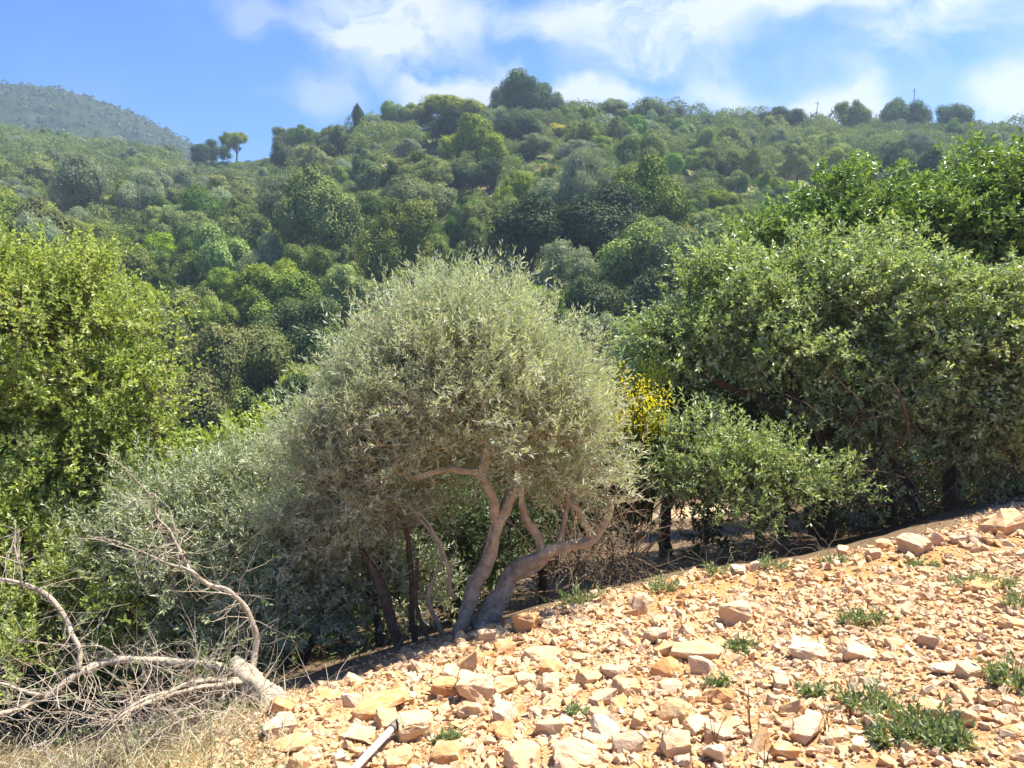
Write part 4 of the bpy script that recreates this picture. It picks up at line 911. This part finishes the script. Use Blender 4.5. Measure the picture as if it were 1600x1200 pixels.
def blades(n, box, L, w, mat, name, label, cat, lean=.5, seed=0, sd=None):
    r = np.random.default_rng(seed); u = r.uniform(box[0], box[2], n * 2); v = r.uniform(box[1], box[3], n * 2); P = []
    for a_, b_ in zip(u, v):
        d = pdir(a_, b_); t_ = 1.2 / max(1e-3, -d[2] / d[1] - .23 + .15 * d[0] / d[1]) / d[1]; p = d * t_
        if t_ > 0 and p[1] < 8.5 and (sd is None or sd[0] < float(edge_sd(p[0], p[1])) < sd[1]): P.append(p)
    P = np.array(P)[:n]; n = len(P); P[:, 2] = T(P[:, 0], P[:, 1]) - .01
    D = norm(r.normal(size=(n, 3)) * [lean, lean, .2] + [0, 0, 1 - lean * .7]); D[:, 2] = np.abs(D[:, 2]); N = norm(np.cross(D, r.normal(size=(n, 3))))
    G = Geo(); V, F = leaves(P, D, N, r.uniform(*L, n), r.uniform(*w, n), .05); G.add(V, F, r.uniform(0, 1, n))
    c0 = V.mean(0); o = obj(name, G.mesh(name, off=c0), M[mat]); o.location = c0; return tag(o, label, cat, kind='stuff')
blades(5500, (-150, 1060, 460, 1260), (.05, .24), (.0022, .005), 'straw', 'dry_grass', 'dry straw coloured grass matted under the fallen dead tree', 'grass', .9, 1)
blades(2600, (-100, 1040, 430, 1240), (.04, .12), (.003, .007), 'weed', 'green_grass', 'thin green grass growing through the straw at the lower left', 'grass', .6, 2)
blades(1000, (850, 880, 1600, 960), (.03, .09), (.003, .006), 'straw', 'dry_grass', 'sparse dry grass along the top edge of the rubble bank', 'grass', .7, 3, (-.45, .5))
tangle('dead_twigs', 'thin pale sticks strewn over the straw at the lower left', 'twigs', [(-50, 1080, 420, 1200, 3.0, 3.8)], 260, rpx=(.25, .8), length=(.2, .6), seed=8, mat='bark_dead', up=.15)
tangle('dead_twigs', 'brown litter of fallen twigs on the dark soil behind the rubble', 'twigs', [(440, 1030, 700, 1075, 4.6, 5.6), (850, 850, 1300, 900, 6.0, 7.5)], 260, rpx=(.25, .7), length=(.1, .35), seed=9, mat='twig', up=.02)

# ------------------------------------------------------------------ stones
def stone_proto(name, seed, npts=16, bev=.035, aspect=(1, .8, .6), round_=0.3):
    r = np.random.default_rng(seed); bm = bmesh.new()
    P = r.uniform(-1, 1, (npts, 3)); P = np.sign(P) * np.abs(P) ** .55; P = P * (1 - round_) + norm(P) * round_ * 1.1
    P = P * np.array(aspect) * .5
    for p in P: bm.verts.new(p)
    bmesh.ops.convex_hull(bm, input=bm.verts)
    for v in [v for v in bm.verts if not v.link_faces]: bm.verts.remove(v)
    bmesh.ops.dissolve_limit(bm, angle_limit=math.radians(14), verts=bm.verts, edges=bm.edges)
    if bev: bmesh.ops.bevel(bm, geom=list(bm.edges), offset=bev, segments=2, affect='EDGES', profile=.6, clamp_overlap=True)
    bmesh.ops.triangulate(bm, faces=bm.faces)
    if bev:
        for _ in range(2 if bev < .045 else 1):
            bmesh.ops.subdivide_edges(bm, edges=[e for e in bm.edges if e.calc_length() > .11], cuts=1, use_grid_fill=True); bmesh.ops.triangulate(bm, faces=bm.faces)
        for v in bm.verts:
            c = v.co; n1 = mnoise.noise(c * 3.2 + Vector((seed, 0, 0))); n2 = mnoise.noise(c * 8 + Vector((0, seed, 0))); n3 = mnoise.noise(c * 19 + Vector((0, 0, seed)))
            v.co = c * (1 + .16 * n1 + .10 * n2 + .05 * n3)
    me = bpy.data.meshes.new(name); bm.to_mesh(me); bm.free(); return me
protos = [stone_proto('stone', 50 + q, int(rng.integers(14, 30)), .035, ((1, .85, .7), (1, .7, .5), (1, .8, .42), (1, .9, .8))[q % 4]) for q in range(20)]
roundp = stone_proto('stone', 99, 40, .02, (1, .9, .85), .8)
pm = {}
def smesh(q, col):
    if (q, col) not in pm:
        me = (protos[q] if q >= 0 else roundp).copy(); me.materials.append(M['s_' + col]); pm[(q, col)] = me
    return pm[(q, col)]
GRP = {'cream': 'pale cream limestone chunks of the rubble bank', 'ochre': 'ochre yellow limestone chunks of the rubble bank', 'orange': 'orange earth stained stones of the rubble bank',
       'pinkish': 'pinkish grey limestone chunks of the rubble bank', 'white': 'white broken stones of the rubble bank'}
LBL = {'cream': 'pale cream angular stone lying in the {}', 'ochre': 'ochre yellow angular stone lying in the {}', 'orange': 'orange stained stone lying in the {}',
       'pinkish': 'pinkish grey angular stone lying in the {}', 'white': 'whitish broken stone lying in the {}'}
STN = []
def put_stone(x, y, w, h, col, label, group=None, q=None, rot=None, sink=.30):
    z = float(T(x, y)); q = int(rng.integers(len(protos))) if q is None else q
    o = bpy.data.objects.new('stone', smesh(q, col)); C.objects.link(o)
    o.scale = (w, w * rng.uniform(.75, 1.0), h / (.62 if q != -1 else .85)); o.location = (x, y, z + h * (.5 - sink))
    o.rotation_euler = rot if rot is not None else (rng.normal(0, .28), rng.normal(0, .28), rng.uniform(0, 6.28))
    tag(o, label, 'stone', group); STN.append((x, y, w * .5)); return o
SL = [  # u, v of the base centre, width px, height px, colour, what singles it out
 (645, 1158, 66, 56, 'cream', 'smooth round cream boulder standing at the end of the white pipe', -1),
 (590, 1122, 88, 44, 'orange', 'large flat topped orange block left of the round boulder'),
 (548, 1106, 36, 28, 'white', 'white angular stone beside the flat topped orange block'),
 (740, 1098, 70, 46, 'cream', 'large pale boulder below the left olive trunk'),
 (785, 1088, 44, 34, 'ochre', 'yellow ochre stone leaning on the large pale boulder'),
 (700, 1088, 50, 28, 'orange', 'orange slab just left of the large pale boulder'),
 (732, 1050, 46, 46, 'ochre', 'ochre stone standing against the foot of the left olive trunk'),
 (759, 1006, 30, 34, 'pinkish', 'grey stone at the foot of the right olive trunk'),
 (822, 986, 40, 34, 'orange', 'bright orange clod of earth at the rubble edge right of the olive trunks'),
 (790, 1022, 40, 24, 'orange', 'orange stone below the bright orange clod'),
 (850, 1034, 62, 32, 'cream', 'long cream stone right of the orange stone'),
 (920, 1072, 44, 36, 'ochre', 'rounded ochre stone in the middle of the bank'),
 (960, 1060, 42, 30, 'pinkish', 'pinkish rounded stone beside the rounded ochre one'),
 (1027, 1008, 38, 46, 'pinkish', 'upright reddish pink stone in the upper middle of the bank'),
 (1000, 960, 26, 34, 'pinkish', 'small upright grey stone near the top of the bank centre'),
 (980, 1090, 46, 30, 'cream', 'cream rounded stone lying below the pinkish rounded one'),
 (942, 1104, 50, 34, 'pinkish', 'flat cream grey stone with a square face'),
 (1152, 975, 52, 40, 'cream', 'squarish cream block in the upper middle of the bank', 3),
 (1094, 1034, 96, 34, 'cream', 'longest cream slab in the middle of the bank', 1),
 (1040, 1026, 40, 26, 'ochre', 'ochre stone left of the longest cream slab'),
 (1168, 1008, 40, 20, 'cream', 'pale stone right above the longest cream slab'),
 (1265, 1032, 60, 30, 'white', 'large white jagged stone right of the bank centre'),
 (1345, 1032, 58, 36, 'cream', 'broad pale stone with a shadowed front right of the white jagged one'),
 (1455, 1012, 34, 30, 'pinkish', 'upright grey triangular stone on the right of the bank'),
 (1405, 1014, 36, 20, 'ochre', 'brown ochre stone left of the upright grey triangle'),
 (1222, 1076, 42, 28, 'pinkish', 'dark faced triangular slab lying below the white jagged stone', 2),
 (1242, 1118, 40, 40, 'ochre', 'tall ochre stone with a shadowed left face'),
 (1240, 1146, 30, 24, 'pinkish', 'dark grey lump under the tall ochre stone'),
 (1060, 1130, 54, 34, 'ochre', 'wedge shaped ochre stone in the lower middle'),
 (1094, 1148, 50, 28, 'cream', 'flat rectangular cream block in the lower middle'),
 (1060, 1184, 52, 46, 'ochre', 'chunky ochre stone with shadowed left face at the bottom'),
 (1118, 1196, 40, 52, 'white', 'white upright stone near the bottom edge'),
 (1190, 1180, 48, 52, 'ochre', 'tall brown faced stone beside the dry stalks'),
 (1230, 1188, 48, 32, 'orange', 'orange tinted stone right of the tall brown faced one'),
 (1265, 1160, 74, 40, 'pinkish', 'long brown slab with sunlit top in the lower right middle', 1),
 (1350, 1175, 40, 30, 'cream', 'pale stone left of the big weed patch'),
 (1520, 1060, 40, 24, 'cream', 'light squarish stone near the right edge'),
 (1490, 1052, 66, 18, 'pinkish', 'thin flat slab at the right of the bank', 2),
 (1462, 1126, 44, 36, 'ochre', 'ochre stone above the right end of the weed patch'),
 (1510, 1140, 40, 40, 'cream', 'tall cream stone right of the weed patch'),
 (1580, 835, 62, 38, 'ochre', 'large ochre block on top of the bank at the right edge', 3),
 (1555, 826, 30, 26, 'ochre', 'smaller ochre block beside the large one at the right edge', 3),
 (1468, 852, 22, 30, 'pinkish', 'pointed upright grey brown stone on the top edge of the bank'),
 (1436, 862, 50, 28, 'pinkish', 'pinkish grey boulder left of the pointed upright stone'),
 (1385, 858, 34, 28, 'cream', 'sunlit cream boulder on the top edge of the bank'),
 (1366, 874, 24, 20, 'pinkish', 'reddish stone below the sunlit cream boulder'),
 (1184, 892, 24, 18, 'white', 'white pointed stone on the shaded edge of the bank'),
 (1155, 897, 26, 14, 'white', 'flat white stone on the shaded edge of the bank'),
 (1500, 850, 26, 18, 'pinkish', 'grey brown stone right of the pointed upright stone'),
 (1528, 850, 24, 16, 'pinkish', 'small grey stone left of the ochre blocks at the right edge'),
 (1545, 925, 70, 24, 'orange', 'low reddish slab on the upper right of the bank', 2),
 (1320, 868, 26, 18, 'pinkish', 'shaded grey stone at the top edge of the bank'),
 (900, 1196, 76, 36, 'cream', 'wide cream stone at the bottom edge', 0),
 (820, 1200, 70, 48, 'cream', 'pale block with a shaded side at the bottom edge'),
 (700, 1196, 58, 34, 'orange', 'orange brown stone right of the pipe at the bottom'),
 (560, 1160, 60, 30, 'cream', 'cream stone left of the round boulder'),
 (455, 1180, 70, 36, 'ochre', 'broad ochre stone at the bottom left of the bank'),
 (430, 1150, 56, 28, 'white', 'whitish stone by the foot of the fallen trunk'),
 (985, 1180, 60, 40, 'pinkish', 'grey shadowed stone in the bottom middle'),
 (860, 1150, 54, 34, 'cream', 'angular cream stone above the bottom middle'),
 (790, 1130, 40, 36, 'white', 'white upright chip right of the round boulder'),
 (1003, 1135, 40, 30, 'cream', 'cream chunk left of the wedge shaped ochre stone'),
 (1420, 960, 40, 16, 'cream', 'flat cream stone by the middle right weeds'),
 (1590, 985, 50, 26, 'ochre', 'ochre slab at the right edge halfway up the bank')]
for s in SL:
    u, v, wp, hp, col, lb = s[:6]; h = ground_hit(u, v, 12)
    if h is None: continue
    y = h[1]; q = s[6] if len(s) > 6 else None
    put_stone(h[0], y + wp * y / FPX * .3, wp * 1.08 * y / FPX, hp * .98 * y / FPX, col, lb, None, q, sink=.2, rot=(rng.normal(0, .12), rng.normal(0, .12), rng.normal(0, .5)))
# more countable stones
nst = 0; tr_ = 0; u_r = rng.uniform
while nst < 236 and tr_ < 20000:
    tr_ += 1
    u = u_r(380, 1640); v = u_r(820, 1230); d = pdir(u, v)
    h = ground_hit(u, v, 12)
    if h is None: continue
    x, y = h[0], h[1]; e = float(edge_sd(x, y))
    if e > -.02: continue
    big = 1.0 if u < 1150 else .72
    w = float(np.exp(u_r(math.log(.06 if u < 1150 else .045), math.log(.15 if u < 1150 else .12)))) * big * (1 + .06 * (y - 3))
    if any((x - a) ** 2 + (y - b) ** 2 < ((w * .5 + c_) * .85) ** 2 for a, b, c_ in STN): continue
    if 1010 < u < 1400 and 880 < v < 960 and u_r() < .75: continue
    col = rng.choice(['cream', 'ochre', 'orange', 'pinkish', 'white'], p=[.34, .28, .14, .18, .06])
    reg = 'upper right part of the rubble' if u > 1150 and v < 1020 else 'lower right part of the rubble' if u > 1150 else 'upper middle of the rubble' if v < 1060 else 'lower middle of the rubble' if u > 760 else 'lower left part of the rubble'
    hr = u_r(.4, .7); adj = ('flat ' if hr < .48 else 'chunky ' if hr > .6 else '') ; adj = ('small ' if w < .075 else 'big ' if w > .115 else '') + adj
    put_stone(x, y, w, w * hr, col, adj + LBL[col].format(reg), adj + GRP[col] + ', ' + reg); nst += 1
# uncountable small stuff
def merged_stones(name, protos_, X_, Y_, S_, label, cat, sink, flat=.7):
    G = Geo(); pv = []
    for me in protos_:
        v = np.empty(len(me.vertices) * 3, np.float32); me.vertices.foreach_get('co', v); f = np.array([p.vertices[:] for p in me.polygons]); pv.append((v.reshape(-1, 3), f))
    pid = rng.integers(0, len(pv), len(X_)); Zg = T(X_, Y_)
    for q, (v, f) in enumerate(pv):
        k = np.where(pid == q)[0]; n = len(k)
        if not n: continue
        a = rng.uniform(0, 6.28, n); b = rng.normal(0, .5, n); c_ = rng.normal(0, .5, n)
        ca, sa, cb, sb, cc, s_c = np.cos(a), np.sin(a), np.cos(b), np.sin(b), np.cos(c_), np.sin(c_)
        vv = v[None] * np.stack([S_[k], S_[k] * rng.uniform(.7, 1, n), S_[k] * rng.uniform(.6, 1.0, n)], 1)[:, None]
        x, y, z = vv[..., 0], vv[..., 1], vv[..., 2]
        y, z = y * cb[:, None] - z * sb[:, None], y * sb[:, None] + z * cb[:, None]
        x, z = x * cc[:, None] - z * s_c[:, None], x * s_c[:, None] + z * cc[:, None]
        x, y = x * ca[:, None] - y * sa[:, None], x * sa[:, None] + y * ca[:, None]
        P = np.stack([x + X_[k][:, None], y + Y_[k][:, None], z + (Zg[k] + S_[k] * sink)[:, None]], -1).reshape(-1, 3)
        FF = (f[None] + (np.arange(n) * len(v))[:, None, None]).reshape(-1, 3)
        G.add(P, FF, np.repeat(rng.uniform(0, 1, n), len(f)))
    return tag(obj(name, G.mesh(name), M['s_mix']), label, cat, kind='stuff')
def near_pts(n, sdmax=-.0, umin=330):
    r_ = 0; xs = []; ys = []
    while r_ < n:
        x = rng.uniform(-2.2, 7.5, 40000); y = rng.uniform(1.6, 9.0, 40000)
        u, v = proj(np.stack([x, y, T(x, y)], -1)); e = edge_sd(x, y)
        dens = np.clip(3.2 / y, .35, 1.2)
        dens = dens * (1 - .6 * ((e > -.75) & (x > .8) & (x < 3.8)))
        k = (u > umin) & (u < 1760) & (v < 1300) & (e < sdmax + rng.normal(0, .08, len(x))) & (rng.uniform(0, 1, len(x)) < dens)
        xs.append(x[k]); ys.append(y[k]); r_ += k.sum()
    return np.concatenate(xs)[:n], np.concatenate(ys)[:n]
midp = [stone_proto('mid', 200 + q, int(rng.integers(9, 15)), .05, ((1, .85, .7), (1, .7, .5), (1, .8, .42))[q % 3]) for q in range(8)]
lowp = [stone_proto('low', 300 + q, 9, 0, (1, .8, .6)) for q in range(8)]
x, y = near_pts(10500); s = np.exp(rng.uniform(math.log(.02), math.log(.078), len(x))) * np.clip(y / 4, .8, 1.3)
merged_stones('small_rubble', midp, x, y, s, 'small broken limestone pieces packed between the larger stones of the bank', 'rubble', .16)
x, y = near_pts(38000, .28); s = np.exp(rng.uniform(math.log(.008), math.log(.027), len(x))) * np.clip(y / 4, .7, 1.5)
merged_stones('gravel', lowp, x, y, s, 'fine ochre gravel covering the rubble bank', 'gravel', .12)

# white pipe
rt = empty('pipe', W(600, 1180, 3.0)); org = np.array(rt.location); tag(rt, 'pale grey pipe with a dark tip poking out of the stones at the bottom', 'pipe')
pA, pB = ground_hit(556, 1215, 12), ground_hit(612, 1160, 12)
dv = (pB - pA); pA = pA - dv * .4 + np.array([0, 0, .035]); pB = pB + np.array([0, 0, .06]); dv = norm(pB - pA)
mm, t, b, o = pmat('pipe_plastic'); n_ = noise(t, 40, 4); t.links.new(ramp(t, n_, [(.35, (.5, .46, .42)), (.6, (.72, .7, .67))]), b.inputs['Base Color']); b.inputs['Roughness'].default_value = .45
m2, t, b, o = pmat('pipe_dark_tip'); n_ = noise(t, 60, 4); t.links.new(ramp(t, n_, [(.35, (.12, .09, .08)), (.6, (.2, .16, .14))]), b.inputs['Base Color']); b.inputs['Roughness'].default_value = .6
G = Geo(); G.add(*sweep([(*pA, .015), (*(pA + (pB - pA) * .5), .015), (*(pB), .015)], 20, 0, 0, 1, .05)); obj('tube', G.mesh('tube', True, org), mm, rt)
G = Geo(); G.add(*sweep([(*(pB - dv * .003), .021), (*(pB + dv * .03), .021), (*(pB + dv * .055), .019)], 20, 0, 0, 1, .02)); obj('tip', G.mesh('tip', True, org), m2, rt)

# ------------------------------------------------------------------ weeds
def weed(u, v, wpx, hpx, label, group=None, kind='tuft'):
    h = ground_hit(u, v, 12)
    if h is None: return
    y = h[1]; w = wpx * y / FPX; hh = hpx * y / FPX; n = int(26 + wpx * 1.1)
    a = rng.uniform(0, 6.28, n); rr = np.sqrt(rng.uniform(0, 1, n)) * w * .5
    P = np.stack([np.cos(a) * rr, np.sin(a) * rr * .8, np.zeros(n)], 1); Pw = P + h; Pw[:, 2] = T(Pw[:, 0], Pw[:, 1])
    U = norm(np.stack([np.cos(a) * .6, np.sin(a) * .6, np.full(n, .8)], 1) + rng.normal(0, .35, (n, 3)))
    U[:, 2] = np.abs(U[:, 2])
    G = Geo(); L = rng.uniform(.5, 1.1, n) * hh
    if kind == 'tuft':
        V, F = leaves(Pw, U, norm(np.cross(U, rng.normal(size=U.shape))), L, np.full(n, .007), .1); G.add(V, F, rng.uniform(0, 1, n))
    k = n // 3
    G.add(*sprays(Pw[:k], U[:k], L[:k], 9, .028, .011, .9, .4))
    c0 = h.copy(); c0[2] = float(T(h[0], h[1])); me = G.mesh('weed', off=c0); o = obj('weed', me, M['weed']); o.location = c0; tag(o, label, 'weed', group)
for a_ in [(1440, 1150, 110, 46, 'largest green weed patch low on the right of the bank'), (1355, 1105, 70, 44, 'grey green weed above left of the largest weed patch'), (1345, 975, 56, 26, 'weed clump in the middle right of the rubble'),
           (1582, 1068, 60, 40, 'leafy weed at the right edge of the bank'), (1515, 918, 36, 30, 'small green weed on the upper right of the bank'), (1274, 1088, 24, 20, 'small green weed near the bank centre right'),
           (1160, 1016, 34, 22, 'small weed at the end of the longest cream slab'), (1038, 922, 38, 26, 'rounded tuft on the shaded top edge of the bank'), (1120, 898, 26, 24, 'thin tuft left of the white edge stones'),
           (1206, 890, 26, 30, 'tuft right of the white pointed stone on the edge'), (908, 942, 56, 30, 'dry green tuft right of the olive trunks'), (1300, 880, 30, 18, 'low tuft beneath the shaded grey stone'),
           (1440, 890, 40, 20, 'yellowish tuft beneath the pinkish grey boulder'), (1590, 950, 30, 34, 'spiky weed at the upper right edge'), (1118, 1072, 24, 16, 'tiny weed left of the white jagged stone'),
           (700, 1160, 26, 20, 'small grey weed right of the round boulder'), (1480, 1165, 60, 30, 'weed spreading at the right of the largest patch'), (1560, 920, 30, 20, 'small weed next to the low reddish slab'),
           (1390, 1160, 50, 26, 'weed spreading at the left of the largest patch'), (900, 1120, 18, 16, 'tiny weed beside the square faced stone')]:
    weed(*a_)
for k, (u, v, hp, lb) in enumerate([(1042, 1175, 75, 'thin dry stalk rising before the wedge shaped stone'), (1172, 1160, 110, 'tall thin dry stalk near the flat rectangular block'), (1196, 1208, 60, 'forked dry stalk at the bottom beside the tall brown faced stone'),
                                    (1118, 1165, 60, 'short dry stalk left of the white upright stone'), (1290, 1150, 70, 'dry stalk right of the dark grey lump'), (1070, 950, 40, 'dry stalk on the upper bank'), (1330, 1130, 50, 'dry stalk left of the grey green weed')]):
    h = ground_hit(u, min(v, 1195), 12); y = h[1]; G = Geo(); H = hp * y / FPX
    base = h + np.array([0, 0, -.01])
    for q in range(3):
        dx = rng.normal(0, .18); P = [(*(base + [rng.normal(0, .01), 0, 0]), .0017), (*(base + [dx * H * .4, rng.normal(0, .01), H * .5]), .0014), (*(base + [dx * H, rng.normal(0, .02), H * rng.uniform(.7, 1)]), .0009)]
        G.add(*sweep(P, 6, 0, 0, q, .03))
    o = obj('dry_stalk', G.mesh('dry_stalk', True, base), M['stalk']); o.location = base; tag(o, lb, 'dry stalk')

# ------------------------------------------------------------------ haze
HAZE = 0.00065
me = bpy.data.meshes.new('haze'); bm = bmesh.new(); bmesh.ops.create_cube(bm, size=1); bm.to_mesh(me); bm.free()
hz = obj('haze', me, None); zlo, zhi = -31.5, float(Vm[:, 2].max() + 4)
hz.scale = (2300, 2300, zhi - zlo); hz.location = (0, 0, (zhi + zlo) / 2)
mh = bpy.data.materials.new('haze'); mh.use_nodes = True; t = mh.node_tree; t.nodes.clear(); o = t.nodes.new('ShaderNodeOutputMaterial'); pv = t.nodes.new('ShaderNodeVolumePrincipled')
pv.inputs['Color'].default_value = (.56, .74, 1, 1); pv.inputs['Density'].default_value = HAZE; pv.inputs['Anisotropy'].default_value = .3
t.links.new(pv.outputs[0], o.inputs['Volume']); me.materials.append(mh)
tag(hz, kind='stuff', label='thin pale blue haze hanging over the whole valley', cat='haze')
for q in protos + [roundp] + midp + lowp:
    if q.users == 0: bpy.data.meshes.remove(q)
